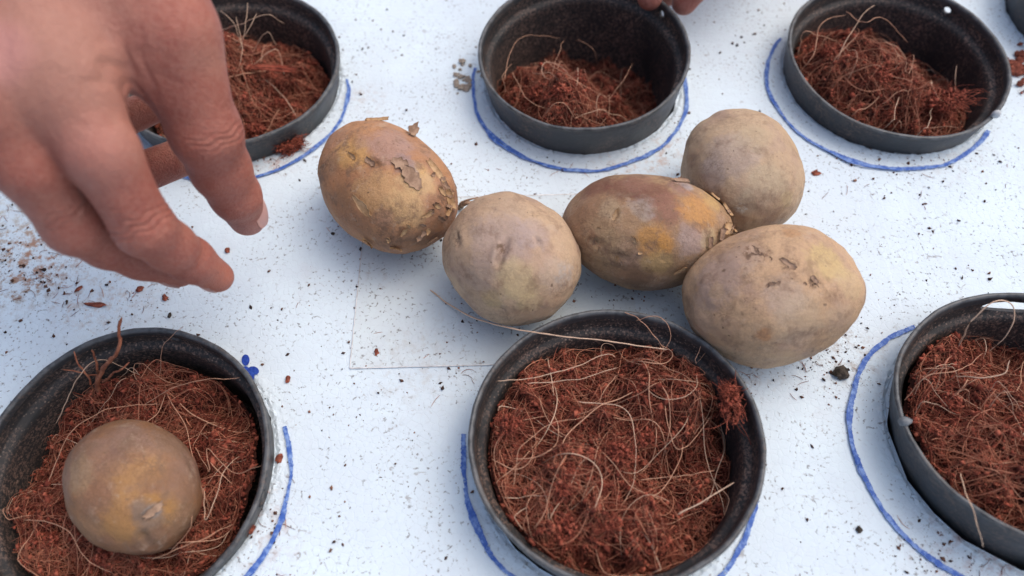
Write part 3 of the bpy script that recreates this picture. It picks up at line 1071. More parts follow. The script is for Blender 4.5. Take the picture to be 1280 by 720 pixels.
def potato(k, label, group, mat, dents=(), sup=2.0, taper=0.0, seed=0, fronts=()):
    d = POT[k]
    bm = bmesh.new()
    bmesh.ops.create_icosphere(bm, subdivisions=6, radius=1)
    V = np.array([v.co for v in bm.verts])
    if sup != 2.0:
        V = V / (np.sum(np.abs(V) ** sup, 1) ** (1 / sup))[:, None]
        V = V / np.max(np.linalg.norm(V, axis=1)) * 1.04
    S = np.array([d['ax'][0], d['ax'][1], d['cz']])
    lf = vnoise(V, 1.3, seed, 2)
    sf = vnoise(V, 5.0, seed + 3, 3)
    V = V * ((.975 if k in ('P2', 'P5') else .99) + .046 * lf + .011 * sf)[:, None]
    V[:, 1] *= 1 + taper * V[:, 0]
    L = V * S + np.array([0, 0, d['cz']])
    for (px, py, r, dep, el, an) in dents:            # eyes: short furrows
        c = px_local(k, px, py)
        nrm = (c - [0, 0, d['cz']]) / S ** 2; nrm /= np.linalg.norm(nrm)
        up = -CU * 0
        c2 = px_local(k, px + 6 * math.cos(an), py + 6 * math.sin(an)); u = c2 - c; u /= np.linalg.norm(u)
        v = np.cross(nrm, u)
        q = L - c
        e = np.exp(-((q @ u) / (r * el)) ** 2 - ((q @ v) / r) ** 2 - ((q @ nrm) / .006) ** 2)
        L = L - nrm * ((.7 if k == 'P5' else 1.6) * dep * e)[:, None]
        e2 = np.exp(-((q @ u) / (r * el * 1.3)) ** 2 - ((q @ v - r * 1.8) / (r * 1.2)) ** 2 - ((q @ nrm) / .006) ** 2)
        L = L + nrm * (dep * .45 * e2)[:, None]
    # where it leans on a neighbour, its side follows that neighbour
    ca, sa = math.cos(d['rot']), math.sin(d['rot'])
    for fk in fronts:
        e = POT[fk]
        Wx = L[:, 0] * ca - L[:, 1] * sa + d['c'][0]; Wy = L[:, 0] * sa + L[:, 1] * ca + d['c'][1]; Wz = L[:, 2] + d['zb']
        ce, se = math.cos(e['rot']), math.sin(e['rot'])
        qx, qy = Wx - e['c'][0], Wy - e['c'][1]
        Q = np.stack([(qx * ce + qy * se) / e['ax'][0], (-qx * se + qy * ce) / e['ax'][1], (Wz - e['zb'] - e['cz']) / e['cz']], 1)
        rn = np.linalg.norm(Q, axis=1); lim = 1.045
        k2 = np.where(rn < lim, lim / rn, 1)
        Q = Q * k2[:, None]
        ex, ey = Q[:, 0] * e['ax'][0], Q[:, 1] * e['ax'][1]
        Wx = ex * ce - ey * se + e['c'][0]; Wy = ex * se + ey * ce + e['c'][1]; Wz = Q[:, 2] * e['cz'] + e['zb'] + e['cz']
        hit = rn < lim
        dx, dy = Wx - d['c'][0], Wy - d['c'][1]
        L2 = np.stack([dx * ca + dy * sa, -dx * sa + dy * ca, Wz - d['zb']], 1)
        L[hit] = L2[hit]
    if d['zb'] == 0:
        L[:, 2] += .0003 - L[:, 2].min()
    for v, p in zip(bm.verts, L): v.co = p
    me = bpy.data.meshes.new('potato'); bm.to_mesh(me); bm.free()
    root = empty('potato', (d['c'][0], d['c'][1], d['zb']))
    root.rotation_euler.z = d['rot']
    tag(root, label, 'potato', group)
    link('body', me, mat, root)
    PROOT[k] = root
    return root


PROOT = {}


def flake(k, px, py, ln, wd, ang, lift=.0012, mat=None, label=None, out=0.0, name='skin_flake'):
    """a loose, curled bit of peeling skin lying on the potato (length, width in photo pixels)"""
    d = POT[k]
    nu, nv_ = 9, 6
    S = np.array([d['ax'][0], d['ax'][1], d['cz']]); C = np.array([0, 0, d['cz']])
    c0 = px_local(k, px, py)
    top = []
    n0 = (c0 - C) / S ** 2; n0 /= np.linalg.norm(n0)
    ca, sa = math.cos(ang), math.sin(ang)
    cu = px_local(k, px + 3 * ca, py + 3 * sa) - c0; cu /= np.linalg.norm(cu) + 1e-9
    cv = np.cross(n0, cu)
    sc = .33 / FPX
    for i in range(nu):
        u = i / (nu - 1) * 2 - 1
        wj = 1 - .55 * abs(u) ** 3 + random.uniform(-.34, .30); uj = random.uniform(-.10, .10)
        for j in range(nv_):
            v = j / (nv_ - 1) * 2 - 1
            p = c0 + cu * ((u + uj * abs(v)) * ln / 2 * sc * (1 + random.uniform(-.12, .12))) + cv * (v * wd / 2 * sc * wj)
            q = (p - C) / S; q = q / np.linalg.norm(q) * 1.002
            p = q * S + C
            nn = q / S; nn /= np.linalg.norm(nn)
            h = lift * (max(0, v) ** 2 * .8 + .25 * abs(u) ** 3) + .00012 + random.uniform(-.00008, .00012) + out * (u * .5 + .5) ** 2
            top.append((p + nn * h, nn))
    T = np.array([a for a, _ in top]); N = np.array([b for _, b in top])
    Bm = T - N * .0002
    n = nu * nv_
    idx = np.arange(n).reshape(nu, nv_)
    F = [np.stack([idx[:-1, :-1], idx[1:, :-1], idx[1:, 1:], idx[:-1, 1:]], -1).reshape(-1, 4)]
    F.append(F[0][:, ::-1] + n)
    ring = list(idx[:, 0]) + list(idx[-1, 1:]) + list(idx[::-1, -1][1:]) + list(idx[0, ::-1][1:-1])
    F.append(np.array([(ring[a], ring[(a + 1) % len(ring)], ring[(a + 1) % len(ring)] + n, ring[a] + n) for a in range(len(ring))]))
    o = link(name, mesh_np(name, np.vstack([T, Bm]), F), mat or M_FLAKE, PROOT[k], False)
    if label: o['label'] = label
    return o



YEL, ORG, MAUVE, BRN, RED, DK = (.58, .35, .12), (.56, .26, .06), (.36, .235, .205), (.25, .13, .075), (.16, .060, .043), (.12, .068, .045)
GRY = (.40, .35, .31)
m1 = potato_material('P1', (.46, .235, .115), (.37, .18, .095), [
    (440, 190, 26, YEL, .6), (470, 240, 30, (.52, .34, .16), .5), (522, 225, 24, (.56, .39, .21), .7), (508, 260, 26, (.55, .37, .18), .7), (520, 210, 12, YEL, .4),
    (490, 180, 30, MAUVE, .65), (508, 205, 17, (.30, .21, .20), .8), (515, 215, 10, (.33, .27, .27), .7), (455, 175, 14, MAUVE, .4),
    (545, 265, 20, BRN, .7), (555, 240, 14, BRN, .6), (490, 300, 26, BRN, .6), (530, 295, 24, DK, .55), (430, 250, 20, (.34, .19, .10), .5), (480, 275, 14, (.30, .18, .13), .6),
    (450, 285, 14, BRN, .45), (415, 205, 16, (.33, .21, .13), .5), (470, 205, 6, BRN, .7), (540, 285, 26, BRN, -.9), (485, 290, 30, DK, -.7), (560, 250, 24, DK, -.8)], 1.0)
m2 = potato_material('P2', (.49, .34, .22), (.43, .285, .185), [
    (625, 300, 40, (.36, .27, .245), .6), (645, 350, 24, (.48, .37, .19), .55), (615, 372, 18, (.47, .33, .15), .5), (660, 378, 16, (.46, .35, .19), .5),
    (695, 345, 22, (.45, .34, .27), .5), (628, 312, 9, DK, -.9), (625, 325, 6, DK, .35), (573, 300, 12, DK, -.8), (672, 302, 6, DK, -.7), (600, 345, 22, (.34, .25, .21), .5),
    (705, 345, 16, GRY, -.6), (640, 262, 22, (.42, .30, .22), .4), (665, 290, 22, (.38, .29, .27), .5)], .55)
m3 = potato_material('P3', (.38, .235, .13), (.32, .185, .105), [
    (745, 232, 22, RED, .8), (780, 232, 26, RED, .75), (815, 240, 26, RED, .8), (835, 262, 24, (.25, .115, .08), .85), (850, 232, 18, (.27, .15, .12), .8), (795, 225, 22, (.28, .14, .10), .6),
    (805, 258, 15, GRY, .55), (858, 232, 10, (.40, .36, .36), .6), (872, 262, 27, ORG, .62), (892, 250, 16, (.52, .33, .13), .7), (815, 300, 21, ORG, .62), (832, 305, 12, ORG, .6),
    (865, 300, 20, (.36, .27, .25), .7), (885, 295, 14, (.50, .40, .24), .5), (820, 330, 20, (.50, .33, .14), .6), (790, 345, 26, BRN, .7), (800, 350, 20, DK, .5), (750, 310, 30, (.39, .28, .16), .4),
    (765, 265, 18, (.45, .34, .21), .5), (740, 258, 18, BRN, .4), (775, 320, 22, (.22, .13, .08), -.9), (740, 300, 14, BRN, -.8), (880, 330, 20, (.40, .28, .20), .5), (845, 222, 26, DK, -.9), (750, 225, 22, DK, -.6), (905, 275, 10, (.42, .27, .18), .6)], 1.0)
m4 = potato_material('P4', (.48, .34, .22), (.43, .295, .185), [
    (915, 190, 36, (.36, .28, .245), .6), (960, 230, 30, (.46, .37, .25), .5), (890, 220, 20, (.38, .30, .27), .5), (940, 165, 26, (.43, .34, .22), .4), (930, 255, 16, (.46, .38, .26), .5), (926, 262, 8, (.55, .55, .48), -.9),
    (943, 196, 3, DK, .8), (938, 170, 2.5, DK, .7), (865, 195, 18, BRN, .3), (985, 250, 12, (.48, .38, .20), .4)], .4)
m5 = potato_material('P5', (.52, .34, .205), (.46, .29, .17), [
    (1035, 325, 26, (.55, .40, .18), .7), (1060, 350, 20, (.52, .39, .22), .4), (900, 350, 34, (.35, .25, .225), .6), (930, 320, 26, (.36, .25, .20), .6), (990, 292, 12, (.46, .25, .12), .7), (985, 375, 26, (.42, .33, .28), .5),
    (955, 418, 9, (.46, .22, .10), .8), (950, 317, 16, (.18, .10, .06), -.95), (987, 332, 10, DK, -.95), (968, 352, 8, (.26, .19, .15), -.8), (1017, 354, 9, DK, -.8), (996, 348, 6, DK, -.6), (940, 322, 8, DK, -.7), (905, 340, 3, DK, .7), (912, 352, 2.5, DK, .7), (1030, 380, 2.5, DK, .7), (930, 392, 3, DK, .5), (1062, 372, 2.5, DK, .7), (975, 410, 2.5, DK, .6),
    (895, 365, 10, (.45, .29, .15), .4), (870, 395, 30, (.38, .27, .20), .4), (1000, 400, 30, (.50, .38, .26), .4), (1050, 400, 24, (.40, .30, .22), .4)], .6)
m6 = potato_material('P6', (.29, .145, .072), (.21, .105, .063), [
    (165, 560, 34, (.36, .22, .15), .6), (165, 590, 30, (.42, .23, .085), .55), (155, 650, 28, (.40, .21, .07), .6), (205, 635, 20, (.42, .215, .055), .6), (160, 545, 30, (.25, .155, .12), .75), (120, 620, 22, (.24, .125, .08), .6), (140, 575, 18, (.22, .12, .085), .6), (190, 600, 14, (.24, .13, .075), .5), (230, 600, 26, (.22, .13, .09), .6), (215, 555, 22, (.24, .16, .12), .6),
    (185, 645, 17, (.17, .13, .11), .75), (192, 638, 9, (.36, .33, .31), .6), (180, 672, 16, (.15, .10, .07), .6), (110, 660, 20, (.28, .16, .09), .6), (170, 575, 12, BRN, -.8), (230, 650, 24, (.22, .14, .09), .5), (100, 590, 20, (.34, .24, .14), .5)], .9)

GP = 'loose potatoes lying on the board'
potato('P3', 'oblong potato with dark red scab patches and orange spots, in the middle of the heap', GP, m3,
       [(745, 302, .0016, .0007, 2, .3), (775, 320, .0016, .0006, 2, .2), (770, 268, .0010, .0007, 2, 1.9), (888, 303, .0010, .0009, 2, 1.5)], 2.0, -.06, 2)
potato('P1', 'yellow brown potato with flaking skin, alone at the left of the heap', GP, m1, [(468, 203, .0012, .0008, 2, .6), (508, 215, .002, .0006, 2, .9), (440, 195, .001, .0005, 2, .6)], 2.0, 0, 1)
potato('P2', 'round smooth mauve tan potato with a furrow on top', GP, m2,
       [(629, 312, .0013, .0016, 3.2, -1.2), (624, 327, .0012, .0008, 2, -1.3), (573, 300, .0013, .0008, 2, 1.3), (672, 302, .0010, .0007, 2, 1.2)], 2.08, 0, 4, ('P3',))
potato('P5', 'large smooth tan potato with dark scabs, nearest the right edge', GP, m5,
       [(1014, 354, .0009, .0008, 2.0, 1.9), (988, 332, .0008, .0007, 3, .5), (966, 353, .0016, .0005, 2, .2), (944, 314, .0022, .0006, 2.4, -.3), (1045, 395, .0009, .0006, 2, 1.2)], 2.1, 0, 6, ('P3',))
potato('P4', 'squarish smooth tan potato behind the oblong one', GP, m4, [(866, 196, .0012, .0006, 3, -.3), (950, 186, .002, .0004, 2, 0)], 2.35, 0, 9, ('P3', 'P5'))
potato('P6', 'brown yellow potato planted in coir inside the front left pot', None, m6, [(186, 645, .002, .001, 2, -.6), (172, 577, .0012, .0006, 3, -.4), (180, 672, .0015, .0008, 2, 1.2)], 2.0, 0, 12)

# peeling skin
flake('P1', 452, 257, 30, 12, .85, .0008, M_FLAKE, 'pale rectangular flake of skin')
flake('P1', 515, 222, 34, 18, 1.0, .0005, M_FLAKE_DARK)
flake('P1', 500, 204, 20, 14, .4, .0004, M_FLAKE_DARK)
flake('P1', 545, 215, 32, 6, .95, .0014, M_FLAKE)
flake('P1', 556, 235, 24, 9, 1.2, .0015, M_FLAKE_DARK)
flake('P1', 561, 250, 22, 9, 1.3, .0018, M_FLAKE)
flake('P1', 514, 168, 12, 10, .2, .0028, M_FLAKE_DARK, None, .003)
flake('P1', 470, 152, 26, 5, .1, .0014, M_FLAKE, None, .0012)
flake('P1', 463, 203, 14, 6, .6, .0010, M_FLAKE_DARK)
flake('P1', 440, 195, 15, 4, .75, .0010, M_FLAKE)
flake('P1', 535, 268, 16, 6, -.4, .0014, M_FLAKE)
flake('P1', 505, 290, 12, 5, -.9, .0014, M_FLAKE)
flake('P1', 460, 302, 16, 5, .7, .0014, M_FLAKE)
flake('P1', 403, 212, 18, 5, -1.0, .0008, M_FLAKE_DARK)
flake('P1', 495, 310, 14, 5, .2, .0012, M_FLAKE)
flake('P1', 540, 300, 14, 5, -.6, .0012, M_FLAKE_DARK)
flake('P3', 912, 262, 16, 7, 1.1, .0012, M_FLAKE, None)
flake('P3', 908, 285, 16, 8, 1.9, .0016, M_FLAKE)
flake('P3', 914, 296, 18, 6, .6, .0012, M_FLAKE, 'pale curl of peeling skin at the tip', .004)
flake('P3', 900, 243, 12, 5, .8, .0008, M_FLAKE)
flake('P3', 902, 292, 15, 5, 1.8, .0012, M_FLAKE_DARK)
flake('P3', 888, 303, 12, 6, 1.6, .0006, M_FLAKE_DARK)
flake('P3', 770, 268, 14, 5, 1.9, .0007, M_FLAKE)
flake('P3', 852, 226, 26, 7, .1, .0007, M_FLAKE_DARK)
flake('P3', 850, 338, 14, 5, -.5, .0008, M_FLAKE)
flake('P5', 1018, 350, 10, 5, .9, .0005, M_FLAKE_DARK)
flake('P5', 985, 330, 18, 5, .6, .0007, M_FLAKE_DARK)
flake('P6', 192, 638, 20, 8, -.7, .0003, M_FLAKE_DARK)

for q in range(16):
    px, py = random.choice([(548, 262), (556, 240), (530, 285), (490, 298), (545, 220)])
    px += random.gauss(0, 9); py += random.gauss(0, 8)
    flake('P1', px, py, random.uniform(5, 12), random.uniform(3, 6), random.uniform(0, 3), .0012, random.choice([M_FLAKE, M_FLAKE_DARK, M_FLAKE_DARK]))
for q in range(16):
    px, py = random.choice([(905, 270), (908, 285), (775, 320), (850, 226), (800, 310), (745, 300)])
    px += random.gauss(0, 7); py += random.gauss(0, 8)
    flake('P3', px, py, random.uniform(4, 10), random.uniform(2.5, 5), random.uniform(0, 3), .0009, random.choice([M_FLAKE, M_FLAKE_DARK, M_FLAKE_DARK]))
for q in range(14):
    px, py = random.choice([(950, 317), (985, 330), (1012, 352), (968, 352)])
    flake('P5', px + random.gauss(0, 7), py + random.gauss(0, 3), random.uniform(3, 7), random.uniform(2, 4), random.uniform(0, 1), .0005, M_FLAKE_DARK)

# ------------------------------------------------------------------ loose bits on the board
long_straw = link('straw', strand_mesh('straw', [on(538, 362, .0006), on(560, 380, .0025), on(600, 400, .012), on(650, 412, .022), on(700, 420, .0248), on(770, 428, .0235), on(835, 437, .021)], .00038, .00022, 60, 6, .0002), M_STRAW)
tag(long_straw, 'long pale curved straw lying across the rim of the front centre pot', 'straw')


def crumb(name, px, py, size, mat, label, cat, seed, group=None, rot=0.0, amp=.5):
    o = link(name, lump_mesh(name, *size, seed, 420) if name == 'coir_lump' else blob_mesh(name, *size, seed, 2, amp, 1.8), M_CRUMB if name == 'coir_lump' else mat, None, False)
    o.location = on(px, py, size[2] * .75)
    o.rotation_euler.z = rot
    return tag(o, label, cat, group)


G1 = 'crumbs scattered on the board'
crumb('soil_crumb', 1052, 466, (.0032, .0030, .0020), M_SEED, 'dark round crumb of soil between the largest smooth potato and the right marker circle', 'soil crumb', 1, G1)
crumb('coir_lump', 360, 183, (.0068, .0040, .0034), M_RED, 'reddish coir lump against the outside of the back left pot', 'coir lump', 2, None, .3)
crumb('coir_crumb', 349, 573, (.0014, .0018, .0009), M_RED, 'red crumb inside the marker circle right of the front left pot', 'coir crumb', 3, G1)
crumb('coir_crumb', 120, 381, (.0046, .0011, .0006), M_RED, 'flat reddish shred on the board just above the front left pot', 'coir crumb', 4, G1, -.1)
crumb('coir_crumb', 212, 394, (.0009, .0013, .0007), M_SEED, 'dark speck above the rim hole of the front left pot', 'coir crumb', 5, G1)
crumb('coir_crumb', 284, 313, (.0012, .0015, .0008), M_RED, 'dark red crumb on the board between the thumb and index finger tips', 'coir crumb', 6, G1)
crumb('coir_crumb', 360, 474, (.0010, .0017, .0008), M_RED, 'red crumb on bare foam right of the blue flower mark', 'coir crumb', 7, G1)
crumb('coir_crumb', 313, 661, (.0016, .0019, .0010), M_RED, 'orange red crumb close to the lower right side of the front left pot', 'coir crumb', 8, G1)
crumb('coir_crumb', 1020, 216, (.0022, .0015, .0006), M_RED, 'pale red flake right of the squarish potato', 'coir crumb', 9, G1)
crumb('coir_crumb', 1074, 662, (.0011, .0013, .0008), M_SEED, 'dark crumb left of the lower part of the right marker circle', 'coir crumb', 10, G1)
crumb('coir_crumb', 471, 440, (.0009, .0016, .0007), M_RED, 'dark red crumb near the lower left corner of the raised rectangle', 'coir crumb', 11, G1)
crumb('coir_crumb', 206, 372, (.0012, .0016, .0008), M_RED, 'dark red crumb under the index finger, above the front left pot', 'coir crumb', 12, G1, .5)
crumb('coir_crumb', 175, 361, (.0020, .0014, .0008), M_RED, 'reddish crumb just below the curled fingers', 'coir crumb', 13, G1, .5)
crumb('coir_crumb', 416, 292, (.0009, .0008, .0006), M_SEED, 'black speck left of the flaking potato', 'coir crumb', 14, G1)
crumb('coir_crumb', 98, 361, (.0018, .0009, .0006), M_RED, 'thin reddish crumb left of the curled fingers', 'coir crumb', 15, G1, .8)
sc = empty('soil_clump', on(580, 100, 0))
tag(sc, 'loose grey clump of soil crumbs left of the back middle pot', 'soil clump')
for i in range(26):
    px, py = 580 + random.gauss(0, 9), 100 + random.gauss(0, 11)
    s = random.uniform(.0007, .0021)
    o = link('crumb', blob_mesh('crumb', s, s * random.uniform(.7, 1.2), s * .6, i, 1, .6), M_SOIL, sc, False)
    o.location = Vector(on(px, py, s * .4)) - sc.location
cc = empty('coir_heap', on(1276, 88, 0))
tag(cc, 'small heap of reddish coir crumbs right of the back right pot', 'coir heap')
for i in range(40):
    px, py = 1276 + random.gauss(0, 8), 86 + random.gauss(0, 12)
    s = random.uniform(.0008, .0028)
    o = link('crumb', blob_mesh('crumb', s, s * random.uniform(.6, 1.2), s * .8, i + 40, 1, .6), M_RED, cc, False)
    o.location = Vector(on(px, py, s * .6)) - cc.location
fl = empty('skin_scrap', on(579, 254, .0))
tag(fl, 'curled dark scrap of potato skin standing between the two left potatoes', 'skin scrap')
for pts, r in (([(574, 262, .0005), (576, 254, .006), (590, 249, .009), (598, 247, .008)], .0006), ([(575, 258, .001), (584, 254, .008), (596, 252, .007)], .0011)):
    link('scrap_strip', strand_mesh('scrap_strip', [on(*p) - np.array(fl.location) for p in pts], r, r * .7, 16, 5, .0006), M_FLAKE_DARK, fl)


def specks():
    zones = [((640, 360), (420, 260), 900), ((700, 440), (260, 60), 200), ((1150, 330), (70, 60), 160), ((1050, 430), (30, 36), 210), ((1000, 470), (55, 12), 90), ((20, 320), (40, 55), 260), ((100, 372), (60, 14), 110), ((60, 345), (30, 14), 90), ((640, 30), (520, 50), 200),
             ((470, 70), (35, 50), 90), ((840, 165), (12, 40), 110), ((345, 200), (22, 10), 110), ((560, 460), (90, 50), 110), ((620, 405), (50, 10), 90), ((760, 368), (50, 9), 90), ((1180, 695), (60, 22), 190),
             ((1120, 225), (110, 25), 150), ((335, 650), (14, 40), 90), ((430, 560), (80, 110), 110), ((935, 40), (25, 45), 110), ((1205, 205), (50, 8), 90), ((890, 405), (25, 30), 60), ((700, 205), (60, 8), 70), ((490, 320), (30, 8), 60)]
    P, S = [], []
    for (c, sg, n) in zones:
        for _ in range(n):
            q = on(random.gauss(c[0], sg[0]), min(random.gauss(c[1], sg[1]), 900) if c[1] > -1 else 0)
            if not (-.44 < q[0] < .54 and -.08 < q[1] < .6): continue
            if any(math.hypot(q[0] - hx, q[1] - hy) < .0525 for hx, hy in HOLES.values()): continue
            P.append(q); S.append(.00010 + .00062 * random.random() ** 5.5)
    P = np.array(P); S = np.array(S); n = len(P)
    o8 = np.array([(1, 0, 0), (-1, 0, 0), (0, 1, 0), (0, -1, 0), (0, 0, 1), (0, 0, -1)], float)
    V = o8[None] * S[:, None, None] * (.6 + .9 * RNG.random((n, 6, 1))) * (1 + .9 * RNG.random((n, 1, 3)))
    V[:, :, 2] *= .6
    Q = np.linalg.qr(RNG.standard_normal((n, 3, 3)))[0]
    V = np.einsum('nij,nvj->nvi', Q, V)
    V += (P + np.stack([0 * S, 0 * S, S * .5], 1))[:, None, :]
    f8 = np.array([(0, 2, 4), (2, 1, 4), (1, 3, 4), (3, 0, 4), (2, 0, 5), (1, 2, 5), (3, 1, 5), (0, 3, 5)])
    F = (np.arange(n)[:, None, None] * 6 + f8[None]).reshape(-1, 3)
    m = coir_material('dirt_specks', (.03, .020, .017), (.12, .055, .038), (.30, .14, .09))
    tag(link('dirt_specks', mesh_np('dirt_specks', V.reshape(-1, 3), [F]), m, None, False), 'fine dark specks of coir dust sprinkled over the white board', 'dirt', None, 'stuff')


specks()


def loose_fibres():
    P = []
    for (c, sg, n) in (((40, 320), (35, 45), 34), ((110, 370), (60, 14), 16), ((345, 198), (20, 10), 12), ((700, 212), (60, 6), 8), ((1000, 468), (50, 12), 12), ((340, 640), (14, 50), 10), ((1130, 228), (90, 20), 12), ((1190, 695), (60, 20), 12), ((560, 450), (70, 40), 10), ((640, 400), (300, 200), 22)):
        for _ in range(n):
            q = on(random.gauss(c[0], sg[0]), random.gauss(c[1], sg[1]), .0003)
            if any(math.hypot(q[0] - hx, q[1] - hy) < .055 for hx, hy in HOLES.values()) or q[1] > .6: continue
            a = random.random() * 6.28; cv = random.gauss(0, 180); ds = random.uniform(.0004, .0011)
            pp = [q]
            for i in range(6):
                a += cv * ds
                pp.append(pp[-1] + np.array([math.cos(a) * ds, math.sin(a) * ds, random.uniform(-.00005, .0001)]))
            P.append(pp)
    P = np.array(P)
    V, q = tube_batch(P, np.full(P.shape[:2], .00011) * np.r_[.5, 1, 1, 1, 1, .8, .4])
    tag(link('loose_fibres', mesh_np('loose_fibres', V, [q]), M_FIBRE), 'short loose coir fibres strewn over the white board', 'fibres', None, 'stuff')


loose_fibres()


# ------------------------------------------------------------------ hands (signed distance field -> one continuous surface)
def smin(a, b, k):
    h = np.maximum(k - np.abs(a - b), 0) / k
    return np.minimum(a, b) - h * h * k * .25


def cone_sdf(P, a, b, ra, rb):
    ab = b - a
    t = np.clip(((P - a) @ ab) / (ab @ ab), 0, 1)
    return np.linalg.norm(P - a - t[..., None] * ab, axis=-1) - (ra + (rb - ra) * t)


def surface_nets(F, org, h):
    nx, ny, nz = F.shape
    ins = F < 0
    c = [ins[i:nx - 1 + i, j:ny - 1 + j, k:nz - 1 + k] for i in (0, 1) for j in (0, 1) for k in (0, 1)]
    cnt = sum(x.astype(np.int8) for x in c)
    act = (cnt > 0) & (cnt < 8)
    ids = np.full(act.shape, -1, np.int64)
    cells = np.argwhere(act)
    ids[act] = np.arange(len(cells))
    acc = np.zeros((len(cells), 3)); num = np.zeros(len(cells))
    I, J, K = cells.T
    for ax in range(3):
        o1, o2 = [d for d in range(3) if d != ax]
        for u in (0, 1):
            for v in (0, 1):
                s = np.zeros(3, int); s[o1] = u; s[o2] = v
                e = s.copy(); e[ax] = 1
                f0 = F[I + s[0], J + s[1], K + s[2]]; f1 = F[I + e[0], J + e[1], K + e[2]]
                m = (f0 < 0) != (f1 < 0)
                t = np.where(m, f0 / np.where(m, f0 - f1, 1), 0)
                p = np.tile(s.astype(float), (len(cells), 1)); p[:, ax] = t
                acc[m] += p[m]; num[m] += 1
    V = (cells + acc / num[:, None]) * h + org
    quads = []
    for ax in range(3):
        o1, o2 = (ax + 1) % 3, (ax + 2) % 3
        a = [slice(None)] * 3; b = [slice(None)] * 3
        a[ax] = slice(0, -1); b[ax] = slice(1, None)
        ch = ins[tuple(a)] != ins[tuple(b)]
        E = np.argwhere(ch)
        E = E[(E[:, o1] > 0) & (E[:, o2] > 0) & (E[:, o1] < F.shape[o1] - 1) & (E[:, o2] < F.shape[o2] - 1)]
        def cell(d1, d2):
            q = E.copy(); q[:, o1] += d1; q[:, o2] += d2
            return ids[q[:, 0], q[:, 1], q[:, 2]]
        Q = np.stack([cell(-1, -1), cell(0, -1), cell(0, 0), cell(-1, 0)], 1)
        flip = ~ins[E[:, 0], E[:, 1], E[:, 2]]
        Q[flip] = Q[flip][:, ::-1]
        quads.append(Q)
    Q = np.vstack(quads)
    return V, Q[(Q >= 0).all(1)]


def skin_material():
    t = NT('skin', .55, .3)
    n1 = t.noise(45, 4, .6)
    col = t.mix(t.ramp(n1, .35, .68), (.345, .116, .083), (.265, .080, .060))
    col = t.mix(t.ramp(t.noise(110, 5, .65), .46, .68, 0, .5), col, (.33, .115, .085))
    col = t.mix(t.ramp(t.noise(38, 4, .6, t.warp(30, .03)), .50, .68, 0, .45), col, (.41, .20, .148))
    col = t.mix(t.ramp(t.noise(700, 3), .35, .65, 0, .25), col, (.45, .225, .17))
    for P, r, c, s in SKIN_SPOTS:
        col = t.mix(t.math('MULTIPLY', t.ramp(t.dist(tuple(P), t.warp(80, .006)), r, r * .3), s), col, c)
    t.color(col)
    w = t.n('ShaderNodeTexVoronoi', feature='DISTANCE_TO_EDGE'); t.lk(t.warp(200, .003), w.inputs['Vector']); w.inputs['Scale'].default_value = 850
    b = t.bump(t.ramp(w.outputs['Distance'], 0, .25), .0002, .6)
    b = t.bump(t.noise(160, 4, .6), .0009, .5, b)
    t.bump(t.noise(75, 4, .6, t.warp(40, .02)), .0022, .45, b)
    t.b.inputs['Subsurface Weight'].default_value = .06
    t.b.inputs['Subsurface Radius'].default_value = (.006, .0022, .0012)
    t.b.inputs['Subsurface Scale'].default_value = .6
    return t.m


def build_hand(name, palm, fingers, creases, h=.0012, kp=.009, mat=None, parent=None):
    allp = np.array([p for s in palm for p in s[:2]] + [p for f in fingers for p, r in f])
    lo, hi = allp.min(0) - .03, allp.max(0) + .03
    n = np.ceil((hi - lo) / h).astype(int)
    ax = [lo[i] + h * np.arange(n[i]) for i in range(3)]
    BIG = .05
    def blank(): return np.full(n, BIG, np.float32)
    def add(Fd, a, b, ra, rb, k):
        m = max(ra, rb) + .016
        l2 = np.maximum(((np.minimum(a, b) - m - lo) / h).astype(int), 0)
        h2 = np.minimum(((np.maximum(a, b) + m - lo) / h).astype(int) + 1, n)
        s = tuple(slice(l2[i], h2[i]) for i in range(3))
        P = np.stack(np.meshgrid(ax[0][s[0]], ax[1][s[1]], ax[2][s[2]], indexing='ij'), -1)
        Fd[s] = smin(Fd[s], cone_sdf(P, a, b, ra, rb).astype(np.float32), k)
    FP = blank()
    for (a, b, ra, rb) in palm: add(FP, np.array(a), np.array(b), ra, rb, .012)
    tot = FP
    for f in fingers:
        Ff = blank()
        for (a, ra), (b, rb) in zip(f[:-1], f[1:]):
            add(Ff, np.array(a), np.array(b), ra, rb, .004)
        tot = np.minimum(tot, smin(FP, Ff, kp))
    V, Q = surface_nets(tot, lo, h)
    me = mesh_np(name, V, [Q])
    bm = bmesh.new(); bm.from_mesh(me)
    for _ in range(3):
        bmesh.ops.smooth_vert(bm, verts=bm.verts, factor=.5, use_axis_x=True, use_axis_y=True, use_axis_z=True)
    bmesh.ops.subdivide_edges(bm, edges=bm.edges, cuts=1, use_grid_fill=True, smooth=0)
    for _ in range(2):
        bmesh.ops.smooth_vert(bm, verts=bm.verts, factor=.5, use_axis_x=True, use_axis_y=True, use_axis_z=True)
    bmesh.ops.recalc_face_normals(bm, faces=bm.faces)
    bm.normal_update()
    V = np.array([v.co for v in bm.verts]); N = np.array([v.normal for v in bm.verts])
    for (c, axis, rad, depth, per) in creases:        # knuckle folds
        axis = np.array(axis) / np.linalg.norm(axis)
        q = V - np.array(c)
        al = q @ axis + .0006 * np.sin(q @ np.array([700, 500, 300]))
        e = np.exp(-(al / (per * 1.5)) ** 2) * np.exp(-(np.linalg.norm(q, axis=1) / rad) ** 4)
        V = V - N * (depth * e * (.5 + .5 * np.cos(al / per * 2 * np.pi)) ** 2)[:, None]
    for v, p in zip(bm.verts, V): v.co = p
    me2 = bpy.data.meshes.new(name); bm.to_mesh(me2); bm.free()
    return link(name, me2, mat, parent)


